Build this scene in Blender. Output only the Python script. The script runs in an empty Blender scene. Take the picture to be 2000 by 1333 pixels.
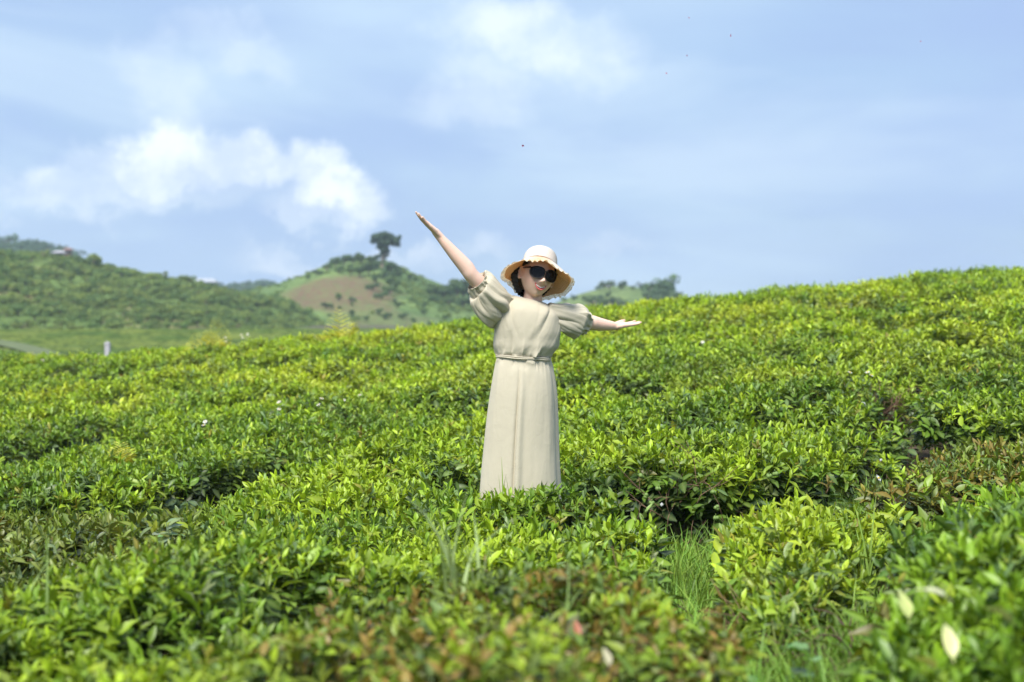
import bpy, bmesh, math, random
import numpy as np
from mathutils import Vector, Matrix, Euler

SC = bpy.context.scene
COL = SC.collection
R = math.radians
# ------------------------------------------------------------------ camera
CAMZ = 1.40                       # eye height of the photographer
F = 2000 * 50.0 / 36.0            # focal length in photograph pixels
PITCH = math.atan(56.5 / F)
cam = bpy.data.cameras.new('camera')
cam.lens = 50.0; cam.sensor_width = 36.0
cam.clip_start = 0.05; cam.clip_end = 6000
cam.dof.use_dof = True
cam.dof.focus_distance = 7.05
cam.dof.aperture_fstop = 2.3
camo = bpy.data.objects.new('camera', cam); COL.objects.link(camo)
camo.location = (0, 0, CAMZ)
camo.rotation_euler = (math.pi / 2 - PITCH, 0, 0)
SC.camera = camo

# ------------------------------------------------------------------ colour management
SC.view_settings.view_transform = 'Standard'
SC.view_settings.look = 'None'
SC.view_settings.exposure = 0.42
SC.view_settings.gamma = 1.0
SC.view_settings.use_curve_mapping = False
SC.render.engine = 'CYCLES'
SC.cycles.use_denoising = True
SC.cycles.max_bounces = 7
SC.cycles.diffuse_bounces = 4
SC.cycles.glossy_bounces = 2
SC.cycles.transmission_bounces = 4
SC.cycles.volume_bounces = 1
SC.cycles.caustics_reflective = False
SC.cycles.caustics_refractive = False

# ------------------------------------------------------------------ sun (soft, through thin cloud)
SUN_EL, SUN_AZ = R(57), R(203)    # azimuth measured clockwise from +Y: behind the camera, a little left
sun = bpy.data.lights.new('sun', 'SUN')
sun.energy = 4.8; sun.angle = R(24); sun.color = (1.0, 0.965, 0.90)
suno = bpy.data.objects.new('sun', sun); COL.objects.link(suno)
sdir = Vector((math.sin(SUN_AZ) * math.cos(SUN_EL), math.cos(SUN_AZ) * math.cos(SUN_EL), math.sin(SUN_EL)))
suno.rotation_euler = sdir.to_track_quat('Z', 'Y').to_euler()
suno.location = (0, 0, 40)

# ------------------------------------------------------------------ node helpers
class NT:
    def __init__(s, tree): s.t = tree
    def n(s, kind, **kw):
        nd = s.t.nodes.new(kind)
        for k, v in kw.items():
            if k == 'inp':
                for i, val in v.items():
                    if isinstance(val, bpy.types.NodeSocket): s.t.links.new(val, nd.inputs[i])
                    else: nd.inputs[i].default_value = val
            else: setattr(nd, k, v)
        return nd
    def l(s, a, b): s.t.links.new(a, b)
    def math(s, op, a, b=0.0, c=0.0, clamp=False):
        return s.n('ShaderNodeMath', operation=op, use_clamp=clamp, inp={0: a, 1: b, 2: c}).outputs[0]
    def vmath(s, op, a, b=(0, 0, 0)):
        nd = s.n('ShaderNodeVectorMath', operation=op, inp={0: a, 1: b})
        return nd.outputs['Value'] if op in ('LENGTH', 'DOT_PRODUCT', 'DISTANCE') else nd.outputs[0]
    def mix(s, f, a, b, blend='MIX'):
        nd = s.t.nodes.new('ShaderNodeMix'); nd.data_type = 'RGBA'; nd.blend_type = blend
        for i, val in ((0, f), (6, a), (7, b)):
            if isinstance(val, bpy.types.NodeSocket): s.t.links.new(val, nd.inputs[i])
            else: nd.inputs[i].default_value = (*val, 1.0) if isinstance(val, tuple) and len(val) == 3 else val
        return nd.outputs[2]
    def ramp(s, f, stops, interp='LINEAR'):
        nd = s.n('ShaderNodeValToRGB', inp={0: f}); cr = nd.color_ramp; cr.interpolation = interp
        while len(cr.elements) < len(stops): cr.elements.new(0.5)
        for e, (p, c) in zip(cr.elements, stops):
            e.position = p; e.color = (c, c, c, 1) if not isinstance(c, tuple) else (*c, 1)
        return nd.outputs[0]
    def noise(s, vec, scale, detail=4.0, rough=0.55, dist=0.0):
        return s.n('ShaderNodeTexNoise', inp={'Vector': vec, 'Scale': scale, 'Detail': detail, 'Roughness': rough, 'Distortion': dist})
    def smooth(s, v, a, b):
        return s.n('ShaderNodeMapRange', interpolation_type='SMOOTHSTEP', inp={0: v, 1: a, 2: b, 3: 0.0, 4: 1.0}).outputs[0]

# ------------------------------------------------------------------ sky: clear air behind layers of thin cloud
world = bpy.data.worlds.new('World'); SC.world = world; world.use_nodes = True
wt = NT(world.node_tree); world.node_tree.nodes.clear()
SKY_STRENGTH = 0.1
def build_sky():
    out = wt.n('ShaderNodeOutputWorld')
    bg = wt.n('ShaderNodeBackground', inp={'Strength': SKY_STRENGTH})
    sky = wt.n('ShaderNodeTexSky', sky_type='NISHITA', sun_disc=False)
    sky.sun_elevation = SUN_EL; sky.sun_rotation = SUN_AZ
    sky.air_density = 1.3; sky.dust_density = 1.5; sky.ozone_density = 2.0
    tc = wt.n('ShaderNodeTexCoord')
    d = wt.vmath('NORMALIZE', tc.outputs['Generated'])
    sep = wt.n('ShaderNodeSeparateXYZ', inp={0: d})
    x, y, z = sep.outputs
    # cloud layer coordinates: flattened so that the layers stretch towards the horizon
    zz = wt.math('ADD', wt.math('MAXIMUM', z, 0.0), 0.30)
    pl = wt.n('ShaderNodeCombineXYZ', inp={0: wt.math('DIVIDE', x, zz), 1: wt.math('DIVIDE', y, zz), 2: 0.0}).outputs[0]
    big = wt.noise(pl, 0.95, 4.0, 0.45, 0.15).outputs[0]
    mid = wt.noise(wt.vmath('ADD', pl, (4.3, 1.7, 2.2)), 2.0, 5.0, 0.5, 0.3).outputs[0]
    # layer 1: the even lavender-blue veil that covers nearly everything
    base = wt.mix(0.86, sky.outputs[0], (3.4, 4.85, 7.2))
    # layer 2: lighter and darker sheets of it
    lt = wt.smooth(big, 0.40, 0.66)
    base = wt.mix(wt.math('MULTIPLY', lt, 0.80), base, (5.2, 6.65, 8.05))
    dk = wt.smooth(mid, 0.60, 0.36)
    base = wt.mix(wt.math('MULTIPLY', dk, 0.60), base, (3.15, 4.35, 6.95))
    band = wt.noise(wt.n('ShaderNodeCombineXYZ', inp={0: wt.math('ADD', wt.math('MULTIPLY', x, 1.1), wt.math('MULTIPLY', z, 1.6)), 1: wt.math('MULTIPLY', z, 5.0), 2: wt.math('MULTIPLY', y, .7)}).outputs[0], 1.9, 5.0, .52, .4).outputs[0]
    base = wt.mix(wt.math('MULTIPLY', wt.smooth(band, .50, .70), .55), base, (5.7, 7.0, 8.2))
    base = wt.mix(wt.math('MULTIPLY', wt.smooth(band, .50, .32), .50), base, (3.0, 4.15, 6.7))
    # layer 3: the white cloud banks, each a group of billows with torn edges
    p = wt.n('ShaderNodeCombineXYZ', inp={0: x, 1: z, 2: wt.math('MULTIPLY', y, 0.5)}).outputs[0]
    w1 = wt.noise(p, 9.0, 5.0, 0.55).outputs[1]
    w2 = wt.noise(p, 30.0, 5.0, 0.6).outputs[1]
    def offs(nz, k): return wt.vmath('SCALE_', nz) if False else wt.vmath('MULTIPLY', wt.vmath('SUBTRACT', nz, (0.5, 0.5, 0.5)), (k, k, 0.0))
    pw = wt.vmath('ADD', wt.vmath('ADD', p, offs(w1, 0.070)), offs(w2, 0.060))
    def bank(blobs, soft):
        acc = None
        for (px, py, rx, ry, wgt) in blobs:
            u, w = (px - 1000) / F, (666.5 - py) / F
            vy = math.cos(PITCH) + w * math.sin(PITCH); vz = -math.sin(PITCH) + w * math.cos(PITCH)
            L = math.sqrt(u * u + vy * vy + vz * vz)
            cx, cz = u / L, vz / L
            q = wt.vmath('MULTIPLY', wt.vmath('SUBTRACT', pw, (cx, cz, 0)), (F / rx, F / ry, 0.0))
            m = wt.math('MULTIPLY', wt.smooth(wt.vmath('LENGTH', q), 1.0 + soft, 1.0 - soft * 0.75), wgt)
            acc = m if acc is None else wt.math('MAXIMUM', acc, m)
        front = wt.smooth(y, 0.0, 0.3)
        tear = wt.math('ADD', wt.math('MULTIPLY', wt.smooth(wt.noise(p, 17.0, 6.0, 0.62).outputs[0], .34, .60), .55), .45)
        return wt.math('MULTIPLY', wt.math('MULTIPLY', acc, front), tear)
    b1 = bank([(150, 385, 95, 42, .62), (215, 330, 75, 34, .5), (300, 335, 90, 50, .85), (352, 285, 52, 42, .9), (420, 320, 90, 48, .95),
               (500, 340, 90, 42, 1.0), (585, 330, 62, 52, 1.0), (640, 375, 78, 50, 1.0), (690, 400, 48, 40, .75), (330, 380, 190, 30, .4), (600, 425, 100, 26, .35)], 0.6)
    b2 = bank([(1010, 50, 95, 55, .75), (1100, 95, 100, 55, .7), (1180, 130, 50, 40, .5), (980, 165, 60, 45, .4), (355, 165, 60, 65, .38), (500, 115, 60, 36, .34), (450, 70, 60, 26, .2),
               (930, 215, 80, 34, .3)], 0.9)
    b3 = bank([(560, 518, 80, 22, .9), (690, 498, 170, 16, .6), (820, 506, 75, 18, .9), (945, 510, 45, 18, .8), (1190, 465, 60, 18, .4)], 0.8)
    base = wt.mix(wt.math('MULTIPLY', b1, .9), base, (9.0, 9.5, 9.7))
    base = wt.mix(b2, base, (7.8, 8.6, 9.1))
    base = wt.mix(b3, base, (6.2, 7.0, 8.3))
    wt.l(base, bg.inputs['Color']); wt.l(bg.outputs[0], out.inputs['Surface'])
build_sky()

# ------------------------------------------------------------------ shared helpers
rng = np.random.default_rng(7)
def link(o): COL.objects.link(o); return o
def tag(o, label=None, cat=None, group=None, kind=None):
    if label: o['label'] = label
    if cat: o['category'] = cat
    if group: o['group'] = group
    if kind: o['kind'] = kind
    return o
def empty(name, loc, label=None, cat=None, group=None):
    o = bpy.data.objects.new(name, None); o.empty_display_size = 0.1
    o.location = loc; link(o); return tag(o, label, cat, group)
def new_mesh(name, v, f, mat=None, smooth=True):
    me = bpy.data.meshes.new(name)
    me.from_pydata([tuple(map(float, p)) for p in v], [], [tuple(map(int, q)) for q in f])
    if mat: me.materials.append(mat)
    if smooth: me.polygons.foreach_set('use_smooth', np.ones(len(me.polygons), bool))
    me.update(); return me
def obj(name, me, parent=None, loc=(0, 0, 0), rot=(0, 0, 0), scale=(1, 1, 1)):
    o = bpy.data.objects.new(name, me); link(o); o.parent = parent
    o.location = loc; o.rotation_euler = rot; o.scale = scale; return o
def part(name, v, f, mat, parent=None, smooth=True):
    return obj(name, new_mesh(name, v, f, mat, smooth), parent)
def fattr(me, name, vals):
    a = me.attributes.new(name, 'FLOAT', 'POINT'); a.data.foreach_set('value', np.asarray(vals, np.float32))

class Geo:
    """collects shapes that become one mesh"""
    def __init__(s): s.v = []; s.f = []; s.n = 0; s.a = []
    def add(s, v, f, val=0.0):
        v = np.asarray(v, float); b = s.n
        s.v.append(v); s.n += len(v); s.a.append(np.full(len(v), val))
        s.f += [tuple(b + i for i in q) for q in f]
    def verts(s): return np.concatenate(s.v) if s.v else np.zeros((0, 3))
    def mesh(s, name, mat, smooth=True, attr=None):
        me = new_mesh(name, s.verts(), s.f, mat, smooth)
        if attr: fattr(me, attr, np.concatenate(s.a))
        return me
def tube(path, radii, n=10, caps=True):
    """closed tapered tube along a path"""
    P = np.asarray(path, float); k = len(P)
    radii = np.broadcast_to(np.asarray(radii, float), (k,)) if np.ndim(radii) < 2 else radii
    T = np.gradient(P, axis=0); T /= np.linalg.norm(T, axis=1)[:, None] + 1e-12
    ref = np.array([0.0, 0, 1]) if abs(T[0][2]) < 0.9 else np.array([0.0, 1, 0])
    v = []
    u = np.cross(T[0], ref); u /= np.linalg.norm(u)
    for i in range(k):
        u = u - T[i] * u.dot(T[i]); u /= np.linalg.norm(u) + 1e-12
        w = np.cross(T[i], u)
        a = np.arange(n) * 2 * np.pi / n
        v.append(P[i] + radii[i] * (np.cos(a)[:, None] * u + np.sin(a)[:, None] * w))
    v = np.concatenate(v); f = []
    for i in range(k - 1):
        for j in range(n):
            f.append((i * n + j, i * n + (j + 1) % n, (i + 1) * n + (j + 1) % n, (i + 1) * n + j))
    if caps:
        f.append(tuple(range(n))[::-1]); f.append(tuple((k - 1) * n + j for j in range(n)))
    return v, f
def loft(rings, cap0=False, cap1=False):
    k, n = len(rings), len(rings[0])
    v = np.concatenate(rings); f = []
    for i in range(k - 1):
        for j in range(n):
            f.append((i * n + j, i * n + (j + 1) % n, (i + 1) * n + (j + 1) % n, (i + 1) * n + j))
    if cap0: f.append(tuple(range(n))[::-1])
    if cap1: f.append(tuple((k - 1) * n + j for j in range(n)))
    return v, f
def catmull(pts, n):
    P = np.asarray(pts, float); t = np.linspace(0, len(P) - 1, n)
    Q = np.vstack([2 * P[0] - P[1], P, 2 * P[-1] - P[-2]])
    i = np.minimum(t.astype(int), len(P) - 2); s = (t - i)[:, None]
    a, b, c, d = Q[i], Q[i + 1], Q[i + 2], Q[i + 3]
    return 0.5 * ((2 * b) + (c - a) * s + (2 * a - 5 * b + 4 * c - d) * s ** 2 + (3 * b - a - 3 * c + d) * s ** 3)

def _h(ix, iy, seed):
    n = (ix.astype(np.int64) * 374761393 + iy.astype(np.int64) * 668265263 + seed * 974711) & 0x7fffffff
    n = ((n ^ (n >> 13)) * 1274126177) & 0x7fffffff
    return ((n ^ (n >> 16)) & 0xffff) / 65535.0
def vnoise(x, y, seed=0):
    x = np.asarray(x, float); y = np.asarray(y, float)
    ix, iy = np.floor(x), np.floor(y); fx, fy = x - ix, y - iy
    fx = fx * fx * (3 - 2 * fx); fy = fy * fy * (3 - 2 * fy)
    return (_h(ix, iy, seed) * (1 - fx) + _h(ix + 1, iy, seed) * fx) * (1 - fy) + (_h(ix, iy + 1, seed) * (1 - fx) + _h(ix + 1, iy + 1, seed) * fx) * fy
def fbm(x, y, scale=1.0, seed=0, oct=3):
    s = 0; a = 0.5; t = 0
    for o in range(oct):
        s = s + a * vnoise(np.asarray(x) / scale + 17.3 * o, np.asarray(y) / scale - 9.1 * o, seed + o); t += a; a *= 0.5; scale *= 0.5
    return s / t
def sstep(x, a, b):
    t = np.clip((np.asarray(x, float) - a) / (b - a), 0, 1); return t * t * (3 - 2 * t)

# photograph pixel + distance -> point in the place (z measured from the world's zero)
CP, SP = math.cos(PITCH), math.sin(PITCH)
def at(px, py, Y):
    u, w = (px - 1000) / F, (666.5 - py) / F
    k = Y / (CP + w * SP)
    return Vector((u * k, Y, CAMZ + k * (w * CP - SP)))
def px_of(X, Y, Z):
    X, Y, Z = np.asarray(X, float), np.asarray(Y, float), np.asarray(Z, float) - CAMZ
    fwd = Y * CP - Z * SP; up = Y * SP + Z * CP
    fwd = np.maximum(fwd, 0.05)
    return 1000 + F * X / fwd, 666.5 - F * up / fwd
# ================================================================== GROUND
SIL = np.array([(-1200, 770), (-500, 735), (0, 709), (200, 702), (400, 684), (560, 668), (700, 657), (900, 640), (1100, 613), (1250, 601), (1400, 590), (1600, 566), (1800, 546), (2000, 533), (2500, 505), (3200, 480)], float)
PROF = np.array([(-4, -.72), (0, -.71), (2, -.70), (3, -.70), (3.6, -.715), (4.2, -.75), (5.2, -.87), (6.3, -.955), (7.3, -.965), (8.5, -.93)])
YC = 24.0
HC = 0.44                                           # height of the tea canopy over the soil
def canopy(X, Y):
    """smooth top of the tea, before gaps and bumps (world z)"""
    X = np.asarray(X, float); Y = np.asarray(Y, float)
    near = np.interp(Y, PROF[:, 0], PROF[:, 1]) + 0.05 * np.clip(X, -6, 6)
    near8 = PROF[-1, 1] + 0.05 * np.clip(X, -6, 6)
    a = 1000 + F * X / np.maximum(np.minimum(Y, 60), 4.0)
    crest = -(np.interp(a, SIL[:, 0], SIL[:, 1]) - 610) / F * YC
    t = np.clip((Y - 8.5) / (YC - 8.5), 0, 1)
    z = np.where(Y < 8.5, near, near8 * (1 - t) + crest * t)
    e = np.maximum(Y - YC, 0)
    z = z + np.where(Y > YC, 0.010 * e - 0.016 * e * e, 0) * 1.0
    return z + CAMZ
VAL = np.array([(24, -3.5), (60, -3.4), (75, -3.2), (82, -3.0), (102, -1.62), (108, -1.62), (128, -2.5), (145, -2.3), (220, -1.9), (1600, -1.5)])
def valley(X, Y):
    return np.interp(Y, VAL[:, 0], VAL[:, 1]) + CAMZ + 0.0 * X
def ground(X, Y):
    X = np.asarray(X, float); Y = np.asarray(Y, float)
    g = canopy(X, Y) - HC + 0.03 * (fbm(X, Y, 0.7, 3) - 0.5)
    return np.where(Y > YC, np.maximum(g, valley(X, Y) + np.maximum(0, (X - 4)) * 0.01), g)
def uncanopy(px, py):
    """point of the tea surface that lies under a pixel"""
    lo, hi = 2.0, YC
    for _ in range(40):
        m = 0.5 * (lo + hi); p = at(px, py, m)
        if p.z < float(canopy(p.x, m)): hi = m
        else: lo = m
    p = at(px, py, 0.5 * (lo + hi)); return (p.x, p.y)

def mat_new(name):
    m = bpy.data.materials.new(name); m.use_nodes = True; m.node_tree.nodes.clear()
    t = NT(m.node_tree); out = t.n('ShaderNodeOutputMaterial'); return m, t, out

def mat_ground():
    m, t, out = mat_new('soil_and_grass')
    g = t.n('ShaderNodeNewGeometry').outputs['Position']
    n1 = t.noise(g, 0.35, 6, 0.6).outputs[0]; n2 = t.noise(g, 9.0, 5, 0.65).outputs[0]
    c = t.mix(t.smooth(n2, .35, .7), (0.045, 0.030, 0.018), (0.11, 0.075, 0.045))
    c2 = t.mix(t.smooth(n2, .3, .7), (0.055, 0.085, 0.018), (0.13, 0.17, 0.04))
    c = t.mix(t.smooth(n1, .45, .62), c, c2)
    b = t.n('ShaderNodeBsdfPrincipled', inp={'Base Color': c, 'Roughness': .95})
    bu = t.n('ShaderNodeBump', inp={'Strength': .7, 'Distance': .03, 'Height': n2}); t.l(bu.outputs[0], b.inputs['Normal'])
    t.l(b.outputs[0], out.inputs[0]); return m
def build_ground():
    xs = np.unique(np.concatenate([np.linspace(-13, 13, 105), [-1200, -800, -500, -300, -200, -140, -100, -75, -60, -45, -35, -28, -22, -17, 17, 22, 28, 35, 45, 60, 75, 100, 140, 200, 300, 500, 800, 1200]]))
    ys = np.unique(np.concatenate([np.linspace(-6, 40, 160), np.linspace(40, 160, 31), [-60, -40, -25, -15, -10, 200, 260, 340, 450, 600, 800, 1100, 1500]]))
    X, Y = np.meshgrid(xs, ys); Z = ground(X, Y)
    v = np.stack([X.ravel(), Y.ravel(), Z.ravel()], 1); nx = len(xs); f = []
    for j in range(len(ys) - 1):
        for i in range(nx - 1):
            a = j * nx + i; f.append((a, a + 1, a + nx + 1, a + nx))
    tag(part('ground', v, f, mat_ground()), kind='structure')
build_ground()

# ------------------------------------------------------------------ leaf material (colour comes with every shoot)
def mat_leaf(name, rough=0.40, trans=0.20, default=None):
    m, t, out = mat_new(name)
    if default is None:
        col = t.n('ShaderNodeAttribute', attribute_type='INSTANCER', attribute_name='col').outputs['Color']
    else:
        col = t.n('ShaderNodeRGB'); col.outputs[0].default_value = (*default, 1); col = col.outputs[0]
    lv = t.n('ShaderNodeAttribute', attribute_type='GEOMETRY', attribute_name='lv').outputs['Fac']
    mid = t.n('ShaderNodeAttribute', attribute_type='GEOMETRY', attribute_name='mid').outputs['Fac']
    rnd = t.n('ShaderNodeObjectInfo').outputs['Random']
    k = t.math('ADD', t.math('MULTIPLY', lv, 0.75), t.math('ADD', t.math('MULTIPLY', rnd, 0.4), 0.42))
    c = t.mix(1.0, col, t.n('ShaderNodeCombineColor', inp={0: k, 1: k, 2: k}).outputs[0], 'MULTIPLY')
    c = t.mix(t.math('MULTIPLY', mid, 0.30), c, (0.30, 0.36, 0.10))
    b = t.n('ShaderNodeBsdfPrincipled', inp={'Base Color': c, 'Roughness': rough, 'Specular IOR Level': .34})
    ct = t.mix(1.0, c, (1.25, 1.12, 0.45), 'MULTIPLY')
    tr = t.n('ShaderNodeBsdfTranslucent', inp={'Color': ct})
    mx = t.n('ShaderNodeMixShader', inp={0: trans}); t.l(b.outputs[0], mx.inputs[1]); t.l(tr.outputs[0], mx.inputs[2])
    t.l(mx.outputs[0], out.inputs[0]); return m
M_LEAF = mat_leaf('tea_leaf')
def mat_plain(name, col, rough=0.7, var=0.35, scale=8.0, bump=0.0, spec=0.3, trans=0.0):
    m, t, out = mat_new(name)
    tc = t.n('ShaderNodeTexCoord').outputs['Object']
    n1 = t.noise(tc, scale, 5, 0.6).outputs[0]
    c = t.mix(n1, tuple(x * (1 - var) for x in col), tuple(x * (1 + var) for x in col))
    b = t.n('ShaderNodeBsdfPrincipled', inp={'Base Color': c, 'Roughness': rough, 'Specular IOR Level': spec})
    if bump:
        bu = t.n('ShaderNodeBump', inp={'Strength': bump, 'Distance': .01, 'Height': n1}); t.l(bu.outputs[0], b.inputs['Normal'])
    sh = b.outputs[0]
    if trans:
        tr = t.n('ShaderNodeBsdfTranslucent', inp={'Color': c})
        mx = t.n('ShaderNodeMixShader', inp={0: trans}); t.l(sh, mx.inputs[1]); t.l(tr.outputs[0], mx.inputs[2]); sh = mx.outputs[0]
    t.l(sh, out.inputs[0]); return m
M_BARK = mat_plain('tea_bark', (0.10, 0.065, 0.045), .9, .5, 30, .5)
M_TWIG = mat_plain('dry_twig', (0.20, 0.12, 0.075), .9, .4, 20)

# ------------------------------------------------------------------ leaf and shoot shapes
def leaf_shape(L, W, fold=.35, curl=.25, seg=5, rs=None):
    t = np.linspace(0, 1, seg + 1)
    w = W * 0.5 * np.sin(np.pi * np.clip(t, 0, 1) ** 0.82) ** 0.85
    w[0] = W * .05; w[-1] = W * .02
    y = L * (t - 0.12 * curl * t * t); z = -curl * L * t ** 2 * 0.55
    wave = 0 if rs is None else rs.normal(0, .03, seg + 1) * L
    v = []
    for i in range(seg + 1):
        v += [(-w[i], y[i], z[i] + fold * w[i] + (wave[i] if rs is not None else 0)), (0, y[i], z[i]), (w[i], y[i], z[i] + fold * w[i] - (wave[i] if rs is not None else 0))]
    f = []
    for i in range(seg):
        a = 3 * i; f += [(a, a + 1, a + 4, a + 3), (a + 1, a + 2, a + 5, a + 4)]
    mid = np.tile([0, 1, 0], seg + 1)
    return np.array(v), f, mid
def place(v, az, el, roll=0.0, off=(0, 0, 0)):
    M = Matrix.Rotation(az, 3, 'Z') @ Matrix.Rotation(el, 3, 'X') @ Matrix.Rotation(roll, 3, 'Y')
    return v @ np.array(M).T + np.array(off)
class LeafGeo(Geo):
    def __init__(s): super().__init__(); s.m = []
    def leaf(s, L, W, az, el, off, val, rs, fold=.35, curl=.3, roll=0., seg=4):
        v, f, mid = leaf_shape(L, W, fold, curl, seg, rs)
        s.add(place(v, az, el, roll, off), f, val); s.m.append(mid)
    def other(s, v, f, val): s.add(v, f, val); s.m.append(np.zeros(len(v)))
    def mesh(s, name, mat):
        me = super().mesh(name, mat, True, 'lv'); fattr(me, 'mid', np.concatenate(s.m)); return me
SHOOTS = bpy.data.collections.new('shoot_shapes')        # shapes only, never in the scene by themselves
def add_shape(name, me, coll):
    o = bpy.data.objects.new(name, me); coll.objects.link(o)
N_FRESH, N_OLD = 7, 6
def build_shapes():
    for k in range(N_FRESH):                             # young shoot: bud and a few leaves standing up
        rs = np.random.default_rng(100 + k); g = LeafGeo(); h = rs.uniform(.035, .06)
        lean = rs.normal(0, .12, 2)
        path = [(0, 0, -.05), (lean[0] * h * .4, lean[1] * h * .4, h * .4), (lean[0] * h, lean[1] * h, h)]
        v, f = tube(path, [.0022, .0018, .0012], 4, False); g.other(v, f, .5)
        nl = rs.integers(4, 6); az = rs.uniform(0, 6.28)
        for i in range(nl):
            u = i / (nl - 1); az += 2.4 + rs.normal(0, .35)
            L = (.074 - .036 * u) * rs.uniform(.85, 1.2); el = R(18 + 56 * u + rs.normal(0, 9))
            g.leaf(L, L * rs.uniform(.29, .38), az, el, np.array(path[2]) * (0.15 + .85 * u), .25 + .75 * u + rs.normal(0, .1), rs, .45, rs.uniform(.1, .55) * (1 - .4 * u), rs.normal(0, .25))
        g.leaf(.026, .006, rs.uniform(0, 6), R(80), path[2], 1.0, rs, .5, .0, 0, 3)
        add_shape('shape_a%d' % k, g.mesh('tea_shoot', M_LEAF), SHOOTS)
    for k in range(N_OLD):                               # older spray: broad leaves lying out flat
        rs = np.random.default_rng(200 + k); g = LeafGeo(); az = rs.uniform(0, 6.28)
        v, f = tube([(0, 0, -.06), (.004, 0, 0)], [.003, .002], 4, False); g.other(v, f, .1)
        for i in range(6):
            az += 2.2 + rs.normal(0, .3); L = rs.uniform(.06, .09)
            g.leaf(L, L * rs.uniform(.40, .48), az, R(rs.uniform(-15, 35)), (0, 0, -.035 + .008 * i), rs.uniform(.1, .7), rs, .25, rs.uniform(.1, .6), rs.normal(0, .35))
        add_shape('shape_b%d' % k, g.mesh('tea_spray', M_LEAF), SHOOTS)
build_shapes()
LEAVES = []
for k in range(6):
    rs = np.random.default_rng(300 + k); g = LeafGeo(); L = rs.uniform(.072, .098)
    g.leaf(L, L * rs.uniform(.36, .46), 0, 0, (0, 0, 0), rs.uniform(.4, .8), rs, rs.uniform(.25, .5), rs.uniform(.15, .6), 0, 5)
    v, f = tube([(0, -.012, -.004), (0, .004, 0)], [.0018, .0014], 4, False); g.other(v, f, .5)
    LEAVES.append(g.mesh('leaf', M_LEAF))

# ------------------------------------------------------------------ scattering group: points -> shoots
def scatter_tree(coll):
    ng = bpy.data.node_groups.new('scatter_' + coll.name, 'GeometryNodeTree')
    ng.interface.new_socket(name='Geometry', in_out='INPUT', socket_type='NodeSocketGeometry')
    ng.interface.new_socket(name='Geometry', in_out='OUTPUT', socket_type='NodeSocketGeometry')
    N = ng.nodes; L = ng.links
    gi, go = N.new('NodeGroupInput'), N.new('NodeGroupOutput')
    iop = N.new('GeometryNodeInstanceOnPoints'); ci = N.new('GeometryNodeCollectionInfo')
    ci.inputs['Collection'].default_value = coll
    ci.inputs['Separate Children'].default_value = True; ci.inputs['Reset Children'].default_value = True
    def attr(name, ty):
        a = N.new('GeometryNodeInputNamedAttribute'); a.data_type = ty; a.inputs['Name'].default_value = name
        return next(s for s in a.outputs if s.enabled and s.name == 'Attribute')
    e2r = N.new('FunctionNodeEulerToRotation')
    L.new(attr('rot', 'FLOAT_VECTOR'), e2r.inputs[0])
    L.new(gi.outputs[0], iop.inputs['Points']); L.new(ci.outputs[0], iop.inputs['Instance'])
    iop.inputs['Pick Instance'].default_value = True
    L.new(attr('var', 'INT'), iop.inputs['Instance Index'])
    L.new(e2r.outputs[0], iop.inputs['Rotation']); L.new(attr('scl', 'FLOAT'), iop.inputs['Scale'])
    L.new(iop.outputs[0], go.inputs[0]); return ng
SCATTER = scatter_tree(SHOOTS)
def euler_from(nrm, spin):
    """euler angles that turn +Z to nrm with a spin about it"""
    n = nrm / np.linalg.norm(nrm, axis=1)[:, None]
    ref = np.where(np.abs(n[:, 2:3]) < .9, np.array([[0, 0, 1.0]]), np.array([[1.0, 0, 0]]))
    x = np.cross(ref, n); x /= np.linalg.norm(x, axis=1)[:, None]; y = np.cross(n, x)
    c, s = np.cos(spin)[:, None], np.sin(spin)[:, None]
    X, Y = x * c + y * s, -x * s + y * c
    ey = -np.arcsin(np.clip(X[:, 2], -1, 1)); ex = np.arctan2(Y[:, 2], n[:, 2]); ez = np.arctan2(X[:, 1], X[:, 0])
    return np.stack([ex, ey, ez], 1)
def scatter_obj(name, parent, pos, rot, scl, var, col, tree):
    me = bpy.data.meshes.new(name); me.vertices.add(len(pos))
    me.vertices.foreach_set('co', np.asarray(pos, np.float32).ravel())
    a = me.attributes.new('rot', 'FLOAT_VECTOR', 'POINT'); a.data.foreach_set('vector', np.asarray(rot, np.float32).ravel())
    a = me.attributes.new('scl', 'FLOAT', 'POINT'); a.data.foreach_set('value', np.asarray(scl, np.float32))
    a = me.attributes.new('var', 'INT', 'POINT'); a.data.foreach_set('value', np.asarray(var, np.int32))
    a = me.attributes.new('col', 'FLOAT_COLOR', 'POINT')
    a.data.foreach_set('color', np.concatenate([col, np.ones((len(col), 1))], 1).astype(np.float32).ravel())
    me.update(); o = obj(name, me, parent)
    md = o.modifiers.new('scatter', 'NODES'); md.node_group = tree
    return o
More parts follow.
